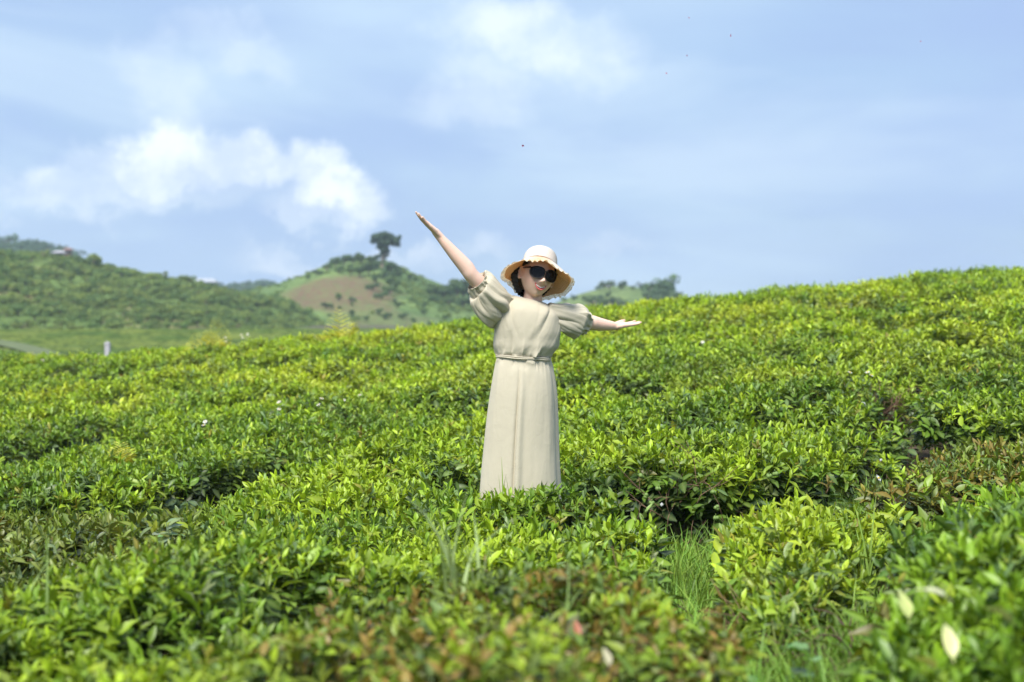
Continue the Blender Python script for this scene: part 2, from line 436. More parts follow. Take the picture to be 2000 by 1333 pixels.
# ================================================================== TEA HEDGES
B0 = np.array([(-900, 1420), (-300, 1300), (150, 1232), (450, 1188), (700, 1122), (1000, 1094), (1300, 1096), (1500, 1115), (1560, 1150)], float)
B0R = np.array([(1560, 1130), (1600, 1103), (1670, 1072), (1760, 1017), (1880, 974), (2050, 945), (2600, 900)], float)
AB = np.array([(-900, 1060), (-400, 1010), (0, 987), (220, 980), (340, 957), (430, 932), (560, 897), (700, 874), (830, 880), (930, 962), (1020, 966), (1200, 970), (1300, 986), (1420, 976), (1530, 947), (1640, 925), (1720, 882), (1800, 846), (1900, 842), (2050, 848), (2600, 860)], float)
GD = np.array([(1530, 952), (1640, 960), (1720, 963), (1850, 962), (2000, 950), (2600, 915)], float)
GE = np.array([(-900, 960), (-300, 910), (0, 888), (160, 847), (280, 826), (450, 802), (650, 786), (850, 772), (1000, 764), (1150, 762), (1250, 766), (1350, 766), (1450, 771), (1560, 766), (1650, 771), (1760, 770), (1850, 742), (2050, 724), (2600, 700)], float)
GG = np.array([(-900, 880), (-300, 830), (0, 804), (240, 777), (380, 754), (560, 737), (850, 712), (1090, 693), (1300, 683), (1500, 673), (1700, 650), (1780, 656), (1950, 668), (2100, 664), (2600, 640)], float)
def yv(tab, px): return np.interp(px, tab[:, 0], tab[:, 1])
def split_x(py): return np.interp(py, [985, 1060, 1100, 1112, 1150, 1240, 1333, 1700], [1340, 1352, 1410, 1480, 1570, 1590, 1600, 1640])
def hedge_id(X, Y):
    X = np.asarray(X, float); Y = np.asarray(Y, float)
    px, py = px_of(X, Y, canopy(X, Y))
    py = np.where(Y < 1.2, 3000, py)
    sx = split_x(py)
    front = np.where(px < sx, py > yv(B0, np.minimum(px, 1560)), False)
    right = (px >= sx) & (py > yv(B0R, np.maximum(px, 1560))) & (px > 1480)
    ab = py > yv(AB, px); d = py > yv(GD, np.maximum(px, 1530)); e = py > yv(GE, px); g = py > yv(GG, px)
    far = 9 + np.clip(np.floor((Y - far_y0(X)) / 1.75), 0, 6)
    i = np.where(g, 8, far)
    i = np.where(e, np.where(px > 1765 + (py - 770) * -0.6, 7, 6), i)
    i = np.where(ab, np.where(px < sx, 3, np.where(d | (px < 1540), 4, 5)), i)
    i = np.where(right, 2, i); i = np.where(front, 1, i)
    return i.astype(int)
def far_y0(X):
    return np.interp(X, GGW[:, 0], GGW[:, 1])
GGW = np.array(sorted(uncanopy(*p) for p in GG if -400 < p[0] < 2300))
# gap centre lines with strength (0 closed .. 1 open to the soil) and half width in metres
def gl(pts): return [uncanopy(p[0], p[1]) for p in pts]
def dense(tab, lo, hi, n=24):
    xs = np.linspace(lo, hi, n); return [(x, float(yv(tab, x))) for x in xs]
GAPS = [
    (gl(dense(B0, -300, 1540)), lambda s: .35 + .65 * sstep(s, .35, .6), .19),
    (gl([(1340, 985), (1350, 1040), (1380, 1090), (1420, 1104), (1480, 1114)]), lambda s: .9 + 0 * s, .09),
    (gl([(1460, 1112), (1520, 1118), (1562, 1150), (1588, 1240), (1600, 1333)]) + [(.56, 2.3), (.52, 1.6), (.45, .8)], lambda s: .75 + 0 * s, .09),
    (gl([(1460, 1108), (1600, 1100), (1670, 1068), (1760, 1015), (1880, 972), (2050, 945)]), lambda s: .58 + 0 * s, .105),
    (gl(dense(AB, -300, 830)), lambda s: 1.0 * (1 - sstep(s, .7, 1.0)), .20),
    (gl(dense(AB, 930, 1640)), lambda s: 1.0 + 0 * s, .30),
    (gl(dense(AB, 1640, 2200)), lambda s: .9 + 0 * s, .16),
    (gl(dense(GD, 1545, 2200)), lambda s: .75 + 0 * s, .15),
    (gl(dense(GE, -300, 850)), lambda s: .95 + 0 * s, .24),
    (gl(dense(GE, 850, 1780)), lambda s: .45 + .55 * sstep(s, .1, .3), .29),
    (gl(dense(GE, 1780, 2250)), lambda s: .5 + 0 * s, .15),
    (gl([(1755, 790), (1740, 830), (1700, 890)]), lambda s: .6 + 0 * s, .14),
    (gl(dense(GG, -300, 1100)), lambda s: 1.0 + 0 * s, .32),
    (gl(dense(GG, 1100, 2250)), lambda s: .75 + .25 * sstep(s, .4, .6), .31),
]
for k in range(1, 6):
    GAPS.append(([(x, float(far_y0(x)) + 1.75 * k + .25 * math.sin(x * .7 + k)) for x in np.linspace(-13, 13, 30)], lambda s: 1.0 + 0 * s, .34))
# canopy raster over the field
RX0, RX1, RY0, RY1, RS = -12.0, 12.0, 0.6, 28.0, 0.04
gx = np.arange(RX0, RX1 + RS / 2, RS); gy = np.arange(RY0, RY1 + RS / 2, RS)
GXX, GYY = np.meshgrid(gx, gy)
def build_raster():
    wob = 0.10
    PX = GXX + wob * (fbm(GXX, GYY, .45, 31) - .5) * 2; PY = GYY + wob * (fbm(GXX, GYY, .45, 47) - .5) * 2
    keep = np.ones_like(GXX)
    for gi, (pl, st, hw) in enumerate(GAPS):
        pl = np.array(pl); seg = np.linalg.norm(np.diff(pl, axis=0), axis=1); cum = np.concatenate([[0], np.cumsum(seg)]); tot = cum[-1]
        x0, x1 = pl[:, 0].min() - 1, pl[:, 0].max() + 1; y0, y1 = pl[:, 1].min() - 1, pl[:, 1].max() + 1
        i0, i1 = np.searchsorted(gx, [x0, x1]); j0, j1 = np.searchsorted(gy, [y0, y1])
        if i1 <= i0 or j1 <= j0: continue
        px, py = PX[j0:j1, i0:i1], PY[j0:j1, i0:i1]
        best = np.full(px.shape, 9.0); sb = np.zeros(px.shape)
        for k in range(len(pl) - 1):
            a, b = pl[k], pl[k + 1]; d = b - a; L2 = d @ d + 1e-9
            t = np.clip(((px - a[0]) * d[0] + (py - a[1]) * d[1]) / L2, 0, 1)
            dd = np.hypot(px - a[0] - t * d[0], py - a[1] - t * d[1])
            m = dd < best; best = np.where(m, dd, best); sb = np.where(m, (cum[k] + t * seg[k]) / tot, sb)
        brk = sstep(fbm(px, py, .9, 60 + gi), .25, .6) if hw not in (.09, .105, .30) else 1.0
        open_ = st(sb) * (0.35 + 0.65 * brk) * (.72 * (1 - sstep(best, hw * .5, hw * 1.45)) + .28 * (1 - sstep(best, hw * .5, .62)))
        keep[j0:j1, i0:i1] = np.minimum(keep[j0:j1, i0:i1], 1 - open_)
    return keep
KEEP = build_raster()
IDS = hedge_id(GXX, GYY)
TOPZ = canopy(GXX, GYY)
BUMP = .30 * (fbm(GXX, GYY, .85, 11) - .5) + .15 * (fbm(GXX, GYY, .24, 12, 2) - .5)
FARB = sstep(GYY, 8.5, 13) * (1 - .75 * sstep(GYY, 17.5, 21))
BUMP = BUMP + FARB * (.34 * (fbm(GXX * .7, GYY, 1.15, 19, 2) - .5) + .12 * (fbm(GXX, GYY, .4, 23, 2) - .5))
lift = np.zeros_like(TOPZ)
lift = np.where(IDS == 2, -.04 + .09 * sstep(GXX, .6, 1.3), lift)
lift = np.where(IDS == 4, -.06, lift)
lift = np.where(IDS == 7, .10, lift)
lift = np.where((IDS == 3) & (np.abs(GXX - .05) < .5), .12 * sstep(GYY, 6.2, 6.6), lift)
lift = np.where(IDS == 5, .02, lift)
lift = np.where(IDS == 6, .10 * sstep(GXX, .3, .8), lift)
CAN = TOPZ - HC + (HC + lift + BUMP) * KEEP - .03
gyd, gxd = np.gradient(CAN, RS)
def samp(A, X, Y):
    i = np.clip(np.rint((X - RX0) / RS).astype(int), 0, len(gx) - 1); j = np.clip(np.rint((Y - RY0) / RS).astype(int), 0, len(gy) - 1)
    return A[j, i]
WX, WY = 0.051, 7.12                       # where the woman stands
HEDGES = {
 1: 'low tea hedge with red-tinged leaves across the blurred foreground, nearest the camera',
 2: 'tall glossy bright green tea hedge blurred in the lower right corner',
 3: 'wide tea hedge just in front of the woman, dark and brownish at its left end',
 4: 'short yellowish tea hedge with bare brown twigs beside the grassy path, right of the woman',
 5: 'reddish olive tea hedge behind the yellowish one at the right edge',
 6: 'long tea hedge directly behind the woman with dark hollows under its front edge',
 7: 'dense green tea hedge at the right edge behind the reddish olive hedge',
 8: 'second tea hedge row up the slope behind the woman, with brown twigs at right',
 9: 'third tea hedge row up the slope behind the woman',
 10: 'fourth tea hedge row up the slope behind the woman',
 11: 'fifth tea hedge row up the slope behind the woman',
 12: 'sixth tea hedge row up the slope, a little below the crest',
 13: 'seventh tea hedge row up the slope, just below the crest',
 14: 'tea hedge row on the crest, bright against the sky at right',
 15: 'last tea hedge row, on the far side of the crest'}
ROOT = {}
def in_view(X, Y, m=1.12, extra=.55):
    return np.abs(X) < (0.36 * m * Y + extra)
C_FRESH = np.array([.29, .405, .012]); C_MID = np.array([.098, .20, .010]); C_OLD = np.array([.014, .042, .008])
C_RED = np.array([.22, .08, .03]); C_YEL = np.array([.42, .40, .03]); C_OLIVE = np.array([.12, .11, .03]); C_SKY_SHEEN = np.array([.085, .14, .085])
def tint(X, Y, hid, px, fresh, rs):
    """colour of each shoot: leaf age, with each hedge's own character"""
    n = len(X); patch = fbm(X, Y, 1.1, 71); small = fbm(X, Y, .3, 77, 2)
    age = np.clip(fresh + .95 * (patch - .5) + .7 * (small - .5) + rs.normal(0, .16, n), 0, 1)
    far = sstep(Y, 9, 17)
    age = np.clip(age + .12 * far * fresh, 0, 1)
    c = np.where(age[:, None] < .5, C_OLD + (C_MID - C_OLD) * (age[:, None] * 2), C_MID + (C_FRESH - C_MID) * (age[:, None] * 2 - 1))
    yel = np.zeros(n); red = np.zeros(n); oliv = np.zeros(n)
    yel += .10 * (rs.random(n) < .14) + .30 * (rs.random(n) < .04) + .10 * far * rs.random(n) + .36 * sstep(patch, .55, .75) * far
    m = hid == 1; red += np.where(m, .75 * (rs.random(n) < .26 * sstep(px, 250, 800)), 0); oliv += np.where(m, .45 * rs.random(n) * sstep(px, 150, 700), 0)
    m = hid == 2; c = np.where(m[:, None], c * np.array([.58, .72, .7]), c)
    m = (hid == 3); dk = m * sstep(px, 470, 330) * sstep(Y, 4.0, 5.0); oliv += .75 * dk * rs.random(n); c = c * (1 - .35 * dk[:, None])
    m = hid == 4; yel += np.where(m, .26 * rs.random(n), 0)
    m = hid == 5; red += np.where(m, .55 * (rs.random(n) < .35), 0); oliv += np.where(m, .7 * rs.random(n), 0)
    m = hid == 8; oliv += np.where(m, .4 * rs.random(n) * sstep(fbm(X, Y, .9, 91), .5, .65), 0)
    red += .5 * (rs.random(n) < .015)
    for w, cc in ((yel, C_YEL), (oliv, C_OLIVE), (red, C_RED)):
        w = np.clip(w, 0, 1)[:, None]; c = c * (1 - w) + cc * w
    b = (rs.random(n) < .10)[:, None]; c = np.where(b, c * .4 + C_SKY_SHEEN * .6, c)  # blue-grey sky reflection painted into the colour of scattered shoots
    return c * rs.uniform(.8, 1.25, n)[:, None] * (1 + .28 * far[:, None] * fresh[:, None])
def band_points(y0, y1, dens, rs):
    """random points of the field between two distances, dens per square metre"""
    hw = .36 * 1.12 * y1 + .55; n = int(dens * (y1 - y0) * 2 * hw)
    X = rs.uniform(-hw, hw, n); Y = rs.uniform(y0, y1, n)
    k = in_view(X, Y) & (X > RX0) & (X < RX1); return X[k], Y[k]
def build_tea():
    rs = np.random.default_rng(11); P = []
    def layer(bands, fresh, drop, sc, variants, up, minkeep, sidek, clump=False):
        for (y0, y1, dens) in bands:
            X, Y = band_points(y0, y1, dens * 1.6, rs)
            gxv, gyv = samp(gxd, X, Y), samp(gyd, X, Y); sl = np.hypot(gxv, gyv); kp = samp(KEEP, X, Y)
            acc = rs.random(len(X)) < np.clip(np.sqrt(1 + np.minimum(sl, 3) ** 2) / 1.6, 0, 1) * np.where(kp < minkeep, 0, 1) * (1 - sidek * sstep(sl, .5, 2.0))
            acc &= rs.random(len(X)) > .88 * sstep(sl, .7, 1.3) * (kp < .80)
            if clump: acc &= rs.random(len(X)) < .35 + .65 * sstep(fbm(X, Y, .42, 83, 2), .34, .60)
            acc &= ~((np.abs(X - WX) < .20) & (np.abs(Y - WY) < .17))
            X, Y, gxv, gyv, sl = X[acc], Y[acc], gxv[acc], gyv[acc], sl[acc]; n = len(X)
            fi, fj = (X - RX0) / RS, (Y - RY0) / RS
            Z = samp(CAN, X, Y) + gxv * 0
            i0 = np.clip(fi.astype(int), 0, len(gx) - 2); j0 = np.clip(fj.astype(int), 0, len(gy) - 2); u, v = fi - i0, fj - j0
            Z = (CAN[j0, i0] * (1 - u) + CAN[j0, i0 + 1] * u) * (1 - v) + (CAN[j0 + 1, i0] * (1 - u) + CAN[j0 + 1, i0 + 1] * u) * v
            Z = Z - drop[0] - drop[1] * rs.random(n) ** 1.3 + .035 * rs.random(n) ** 3
            sc_n = 1 / np.sqrt(1 + gxv ** 2 + gyv ** 2)
            nrm = np.stack([-gxv * sc_n * (1 - up), -gyv * sc_n * (1 - up), sc_n * (1 - up) + up], 1) + rs.normal(0, .20, (n, 3))
            hid = samp(IDS, X, Y); px, _ = px_of(X, Y, Z)
            far = sstep(Y, 9, 20)
            s = sc * rs.uniform(.72, 1.35, n) * (1 + .18 * far) * np.where(hid == 1, .66, 1) * np.where(hid == 2, 1.08, 1) * np.where((hid == 3) & (Y < 5.8), .76, .94)
            fr = np.full(n, fresh) - .35 * sstep(sl, .6, 2.0)  # steep sides get older, darker shoots: shade of the hollows put into colour
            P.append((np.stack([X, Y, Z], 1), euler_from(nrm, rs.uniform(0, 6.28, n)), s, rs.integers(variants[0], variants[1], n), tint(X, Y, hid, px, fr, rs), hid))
    # young shoots on top, older sprays under them, a last deep layer
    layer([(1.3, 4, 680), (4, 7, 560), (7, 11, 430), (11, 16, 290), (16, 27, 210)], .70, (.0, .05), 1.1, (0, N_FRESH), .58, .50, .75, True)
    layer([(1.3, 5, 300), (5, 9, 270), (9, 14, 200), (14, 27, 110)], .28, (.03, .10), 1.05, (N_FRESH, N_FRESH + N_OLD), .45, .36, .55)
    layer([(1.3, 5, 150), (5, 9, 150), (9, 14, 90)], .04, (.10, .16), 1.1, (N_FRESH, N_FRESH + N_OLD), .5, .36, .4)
    pos, rot, scl, var, col, hid = (np.concatenate([p[i] for p in P]) for i in range(6))
    print('shoots', len(pos))
    for h, label in HEDGES.items():
        m = hid == h
        if not m.any(): continue
        c = pos[m].mean(0); base = (c[0], c[1], float(ground(c[0], c[1])))
        r = empty('tea_hedge', base, label, 'tea hedge', 'tea hedges on the near slope'); ROOT[h] = r
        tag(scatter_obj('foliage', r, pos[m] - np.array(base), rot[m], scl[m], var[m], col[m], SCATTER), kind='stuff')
    # the leaves that show largest, one by one, on the near hedges
    for h, cnt in ((1, 280), (2, 280), (3, 280), (4, 200), (5, 160), (6, 260), (7, 120)):
        cand = np.argwhere((IDS == h) & (KEEP > .75))
        X = gx[cand[:, 1]]; Y = gy[cand[:, 0]]
        pxx, pyy = px_of(X, Y, CAN[cand[:, 0], cand[:, 1]])
        k = (pxx > -60) & (pxx < 2060) & (pyy < 1390) & ~((np.abs(X - WX) < .22) & (np.abs(Y - WY) < .19))
        cand, X, Y = cand[k], X[k], Y[k]
        w = 1 / Y ** 2; sel = rs.choice(len(X), min(cnt, len(X)), False, w / w.sum())
        X = X[sel] + rs.uniform(-.02, .02, len(sel)); Y = Y[sel] + rs.uniform(-.02, .02, len(sel)); Z = samp(CAN, X, Y) + rs.uniform(-.005, .035, len(sel))
        px, _ = px_of(X, Y, Z)
        cl = tint(X, Y, np.full(len(X), h), px, np.full(len(X), .62), rs) * 1.05
        r = ROOT[h]; b = np.array(r.location)
        for q in range(len(X)):
            o = bpy.data.objects.new('leaf', LEAVES[q % 6]); COL.objects.link(o); o.parent = r
            o.location = (X[q] - b[0], Y[q] - b[1], Z[q] - b[2])
            M = Matrix.Rotation(rs.uniform(0, 6.28), 3, 'Z') @ Matrix.Rotation(R(rs.uniform(5, 65)), 3, 'X') @ Matrix.Rotation(rs.normal(0, .4), 3, 'Y')
            o.rotation_euler = M.to_euler(); s = rs.uniform(.75, 1.1) * (.62 if h == 1 else .95); o.scale = (s, s, s)
            o['col'] = [float(t) for t in cl[q]]
build_tea()

# woody stems that carry the near hedges, seen in the hollows under their edges
def branch_mesh(seed):
    rs = np.random.default_rng(seed); g = Geo()
    def grow(p, d, L, r, lev):
        pts = [p]; 
        for i in range(4):
            d = d + rs.normal(0, .22, 3); d[2] += .05; d = d / np.linalg.norm(d); p = p + d * L / 4; pts.append(p)
        v, f = tube(pts, np.linspace(r, r * .55, 5), 5); g.add(v, f)
        if lev < 2:
            for _ in range(3 if lev == 0 else 2):
                k = rs.integers(2, 5); grow(pts[k], d + rs.normal(0, .6, 3), L * .6, r * .5, lev + 1)
    for _ in range(2): grow(np.array([0., 0, -.03]), np.array([rs.normal(0, .5), rs.normal(0, .5), 1.0]), .22, .009, 0)
    return g.mesh('branch', M_BARK)
BRANCH = [branch_mesh(500 + k) for k in range(5)]
def add_branches():
    rs = np.random.default_rng(21)
    for h, cnt in ((1, 12), (2, 14), (3, 22), (4, 9), (5, 12), (6, 30), (7, 12), (8, 22)):
        cand = np.argwhere((IDS == h) & (KEEP < .75) & (KEEP > .2)); X = gx[cand[:, 1]]; Y = gy[cand[:, 0]]
        k = in_view(X, Y, 1.0, .0) & (Y > 2.4); cand, X, Y = cand[k], X[k], Y[k]
        if not len(X): continue
        sel = rs.choice(len(X), min(cnt, len(X)), False); r = ROOT[h]; b = r.location
        for q in sel:
            s = rs.uniform(.7, 1.05)
            obj('branch', BRANCH[q % 5], r, (X[q] - b.x, Y[q] - b.y, float(ground(X[q], Y[q])) - b.z), (rs.normal(0, .2), rs.normal(0, .2), rs.uniform(0, 6.28)), (s, s, s))
add_branches()
# ================================================================== FAR HILLS
def mat_hill(name, g1, g2, soils=(), soil=(0.26, 0.155, 0.10), scale=.05):
    """grass in two tones; soils are patches of bare earth given as (x, y, rx, ry) on the ground"""
    m, t, out = mat_new(name)
    g = t.n('ShaderNodeNewGeometry').outputs['Position']
    n1 = t.noise(g, scale, 6, .6).outputs[0]; n2 = t.noise(g, scale * 9, 4, .6).outputs[0]
    c = t.mix(t.smooth(n1, .35, .65), g1, g2)
    n4 = t.noise(g, scale * 28, 5, .65).outputs[0]
    c = t.mix(t.math('MULTIPLY', t.smooth(n2, .42, .66), .75), c, tuple(x * .45 for x in g1))
    c = t.mix(t.math('MULTIPLY', t.smooth(n4, .45, .7), .6), c, tuple(x * .6 for x in g1))
    wv = t.vmath('ADD', g, t.vmath('MULTIPLY', t.vmath('SUBTRACT', t.noise(g, .06, 4, .6).outputs[1], (.5, .5, .5)), (20, 20, 0)))
    acc = None
    for (x, y, rx, ry, k) in soils:
        q = t.vmath('MULTIPLY', t.vmath('SUBTRACT', wv, (x, y, 0)), (1 / rx, 1 / ry, 0))
        s = t.math('MULTIPLY', t.smooth(t.vmath('LENGTH', q), 1.2, .65), t.math('MULTIPLY', t.smooth(n4, .66, .40), k))
        acc = s if acc is None else t.math('MAXIMUM', acc, s)
    if acc is not None:
        ec = t.mix(n2, tuple(x * .75 for x in soil), tuple(x * 1.25 for x in soil))
        c = t.mix(acc, c, ec)
    b = t.n('ShaderNodeBsdfPrincipled', inp={'Base Color': c, 'Roughness': .95, 'Specular IOR Level': .1})
    t.l(b.outputs[0], out.inputs[0]); return m
HILLS = {}
def make_hill(key, sil, yr, yf, base, mat, bump=1.0, back=.8, nx=90, nt=44):
    """a rounded hill: its crest follows the outline at distance yr and its foot lies at yf"""
    sil = np.array(sil, float)
    pts = np.array([tuple(at(p[0], p[1], yr)) for p in sil]); xs = np.linspace(pts[0, 0], pts[-1, 0], nx)
    zr = np.interp(xs, pts[:, 0], pts[:, 2])
    kern = np.array([1, 2, 3, 2, 1.]) / 9; zr = np.convolve(np.pad(zr, 2, 'edge'), kern, 'valid')
    ts = np.concatenate([np.linspace(0, 1, nt), np.linspace(1, 2, 14)[1:]])
    def height(X, Y):
        X = np.asarray(X, float); Y = np.asarray(Y, float)
        crest = np.interp(X, xs, zr)
        t = np.where(Y <= yr, (Y - yf) / (yr - yf), 1 - (Y - yr) / ((yr - yf) * back)); t = np.clip(t, 0, 1)
        prof = .55 * t + .45 * np.sin(t * np.pi / 2) ** 1.3
        nz = bump * (fbm(X, Y, 22, 5) - .5) * np.sin(np.clip(t, 0, 1) * np.pi) ** .7
        return base - .6 + (crest - base + .6) * prof + nz
    rows = []
    for t in ts:
        Y = yf + t * (yr - yf) if t <= 1 else yr + (t - 1) * (yr - yf) * back
        rows.append(np.stack([xs, np.full(nx, Y), height(xs, np.full(nx, Y))], 1))
    v = np.concatenate(rows); f = []
    for j in range(len(ts) - 1):
        for i in range(nx - 1):
            a = j * nx + i; f.append((a, a + 1, a + nx + 1, a + nx))
    HILLS[key] = (height, yr, yf, xs, zr)
    return tag(part('hill', v, f, mat() if callable(mat) else mat), kind='structure')
ZV = CAMZ
def hill_point(key, px, py):
    """where the line of sight through a pixel meets a hill's front"""
    h, yr, yf, xs, zr = HILLS[key]
    best = None
    for Y in np.linspace(yf, yr, 260):
        p = at(px, py, Y)
        if p.z <= float(h(p.x, Y)): return Vector((p.x, Y, float(h(p.x, Y))))
    p = at(px, py, yr); return Vector((p.x, yr, float(h(p.x, yr))))

H_LEFT = make_hill('left', [(-900, 470), (-300, 474), (0, 492), (60, 496), (120, 502), (200, 518), (260, 533), (330, 546), (400, 560), (470, 575), (540, 593), (600, 612), (650, 636), (700, 656), (760, 668)], 230, 140, ZV - 2.2,
    lambda: mat_hill('orchard_grass', (0.105, 0.165, 0.04), (0.165, 0.225, 0.058), [(*hill_point('left', 30, 580).xy, 9, 5, .8), (*hill_point('left', 80, 590).xy, 6, 5, .7), (*hill_point('left', 290, 625).xy, 7, 3, .6), (*hill_point('left', 210, 600).xy, 6, 3, .5), (*hill_point('left', 120, 530).xy, 3, 6, .5), (*hill_point('left', 330, 640).xy, 5, 3, .6)]))
H_MID = make_hill('middle', [(380, 590), (440, 579), (500, 565), (560, 550), (600, 534), (630, 521), (655, 512), (690, 508), (725, 507), (755, 511), (785, 523), (820, 539), (870, 558), (920, 582), (960, 600), (1000, 622), (1050, 646)], 300, 215, ZV - 2.0,
    lambda: mat_hill('hill_grass', (0.11, 0.18, 0.056), (0.175, 0.24, 0.07), [(*hill_point('middle', 655, 572).xy, 10.5, 17, 1.0), (*hill_point('middle', 690, 598).xy, 7, 10, .7), (*hill_point('middle', 780, 635).xy, 9, 12, .4), (*hill_point('middle', 735, 622).xy, 7, 9, .4)], (0.155, 0.084, 0.06)))
H_RIGHT = make_hill('right', [(1010, 628), (1050, 606), (1090, 590), (1130, 575), (1180, 562), (1220, 557), (1260, 564), (1300, 577), (1340, 595), (1390, 618), (1450, 640)], 340, 270, ZV - 1.9,
    lambda: mat_hill('far_grass', (0.12, 0.18, 0.06), (0.18, 0.23, 0.075), [(*hill_point('right', 1180, 592).xy, 4, 5, .5)]))
H_FARL = make_hill('far_left', [(-900, 455), (-200, 468), (0, 474), (50, 473), (80, 478), (120, 488), (160, 503), (220, 522), (300, 545), (420, 570)], 520, 400, ZV - 1.7, mat_hill('forest_floor', (0.06, 0.10, 0.045), (0.09, 0.14, 0.06)), 2.0)
H_FARM = make_hill('far_middle', [(330, 590), (400, 566), (430, 558), (470, 554), (510, 551), (540, 558), (580, 570), (640, 592)], 640, 520, ZV - 1.6, bpy.data.materials['forest_floor'], 2.0)

# ------------------------------------------------------------------ crowns: many small leafy faces around a set of billows
M_CROWN = {}
def crown_mat(key, col, trans=.25):
    if key not in M_CROWN: M_CROWN[key] = mat_leaf('crown_' + key, .6, trans, col)
    return M_CROWN[key]
def crown_mesh(name, lobes, n, size, mat, seed, flat=.0):
    rs = np.random.default_rng(seed); lob = np.array(lobes, float); w = lob[:, 3] ** 2; w /= w.sum()
    idx = rs.choice(len(lob), n, p=w); d = rs.normal(0, 1, (n, 3)); d /= np.linalg.norm(d, axis=1)[:, None]
    rad = lob[idx, 3] * (0.55 + .5 * rs.random(n) ** .6)
    c = lob[idx, :3] + d * rad[:, None] * np.array([1, 1, .8])
    nrm = d + rs.normal(0, .5, (n, 3)); nrm[:, 2] += .3; nrm /= np.linalg.norm(nrm, axis=1)[:, None]
    a = np.cross(nrm, rs.normal(0, 1, (n, 3))); a /= np.linalg.norm(a, axis=1)[:, None]; b = np.cross(nrm, a)
    s = size * rs.uniform(.6, 1.3, n)[:, None]
    v = np.stack([c - a * s, c - b * s * .55 + nrm * s * .2, c + a * s, c + b * s * .55 + nrm * s * .15], 1).reshape(-1, 3)
    f = [(4 * i, 4 * i + 1, 4 * i + 2, 4 * i + 3) for i in range(n)]
    me = new_mesh(name, v, f, mat, False); lv = np.repeat(np.clip(.5 + rs.normal(0, .22, n), 0, 1), 4)
    fattr(me, 'lv', lv); fattr(me, 'mid', np.zeros(4 * n)); return me
M_TRUNK = mat_plain('tree_bark', (0.24, 0.18, 0.15), .9, .4, 3, .4)
def trunk_mesh(name, paths, seed=0):
    g = Geo()
    for p, r in paths: v, f = tube(p, r, 7); g.add(v, f)
    return g.mesh(name, M_TRUNK)
def bush_set(key, cols, n, hgt=1.5, wid=1.5, leaves=340):
    """a few bush shapes: (trunk, crown) pairs about hgt metres tall"""
    out = []
    for k in range(n):
        rs = np.random.default_rng(abs(hash(key)) % 1000 + k if False else sum(map(ord, key)) + 31 * k)
        lobes = [(rs.normal(0, .28) * wid, rs.normal(0, .28) * wid, hgt * rs.uniform(.40, .75), wid * rs.uniform(.20, .34)) for _ in range(6)]
        cm = crown_mesh('crown', lobes, leaves, wid * .10, crown_mat(key + str(k % len(cols)), cols[k % len(cols)]), 40 + k)
        tm = trunk_mesh('trunk', [([(0, 0, -.2), (0.02, 0, hgt * .3), (.0, .03, hgt * .55)], [.07 * wid, .05 * wid, .03 * wid])] +
                        [([(0, 0, hgt * .25), (lb[0] * .6, lb[1] * .6, lb[2] * .85), (lb[0], lb[1], lb[2])], [.04 * wid, .03 * wid, .015 * wid]) for lb in lobes[:4]])
        out.append((tm, cm))
    return out
def put_tree(name, shape, loc, rz, s, label, cat, group=None):
    r = empty(name, loc, label, cat, group)
    obj('trunk', shape[0], r, (0, 0, 0), (0, 0, rz), (s, s, s)); obj('crown', shape[1], r, (0, 0, 0), (0, 0, rz), (s, s, s)); return r

ORCH = bush_set('orchard', [(0.175, 0.25, 0.064), (0.125, 0.205, 0.058), (0.225, 0.295, 0.072)], 6)
def build_orchard():
    rs = np.random.default_rng(5); n = 0
    h, yr, yf, xs, zr = HILLS['left']
    def one(X, Y, s, label, group, k):
        put_tree('orchard_bush', ORCH[k % 6], (X, Y, float(h(X, Y)) - .1), rs.uniform(0, 6.28), s, label, 'bush', group)
    low = 'round dark green bush in the planted rows at the foot of the left hill'
    up = 'leafy green bush in the dense growth on the upper slope of the left hill'
    # planted rows low on the slope
    for row, py in enumerate((650, 641, 630, 617, 604)):
        step = (26, 27, 25, 24, 23)[row]
        for px in np.arange(-30 + 9 * row, 655 - 12 * row, step):
            if rs.random() < .14: continue
            X = at(px + rs.normal(0, 5), py, 1).x; p = hill_point('left', px + rs.normal(0, 5), py + rs.normal(0, 2.5))
            one(p.x, p.y, rs.uniform(.5, .95), low, 'bushes in rows at the foot of the left hill', rs.integers(0, 6)); n += 1
    # dense growth above, up to the crest
    for k in range(240):
        px = rs.uniform(-40, 620); top = float(np.interp(px, [0, 120, 260, 400, 540, 620], [493, 503, 534, 561, 594, 622]))
        py = top + (rs.random() ** .8) * max(4, 600 - top)
        if py > 606: continue
        p = hill_point('left', px, py)
        one(p.x, p.y, rs.uniform(.6, 1.1), up, 'bushes on the upper left hill', rs.integers(0, 6)); n += 1
build_orchard()
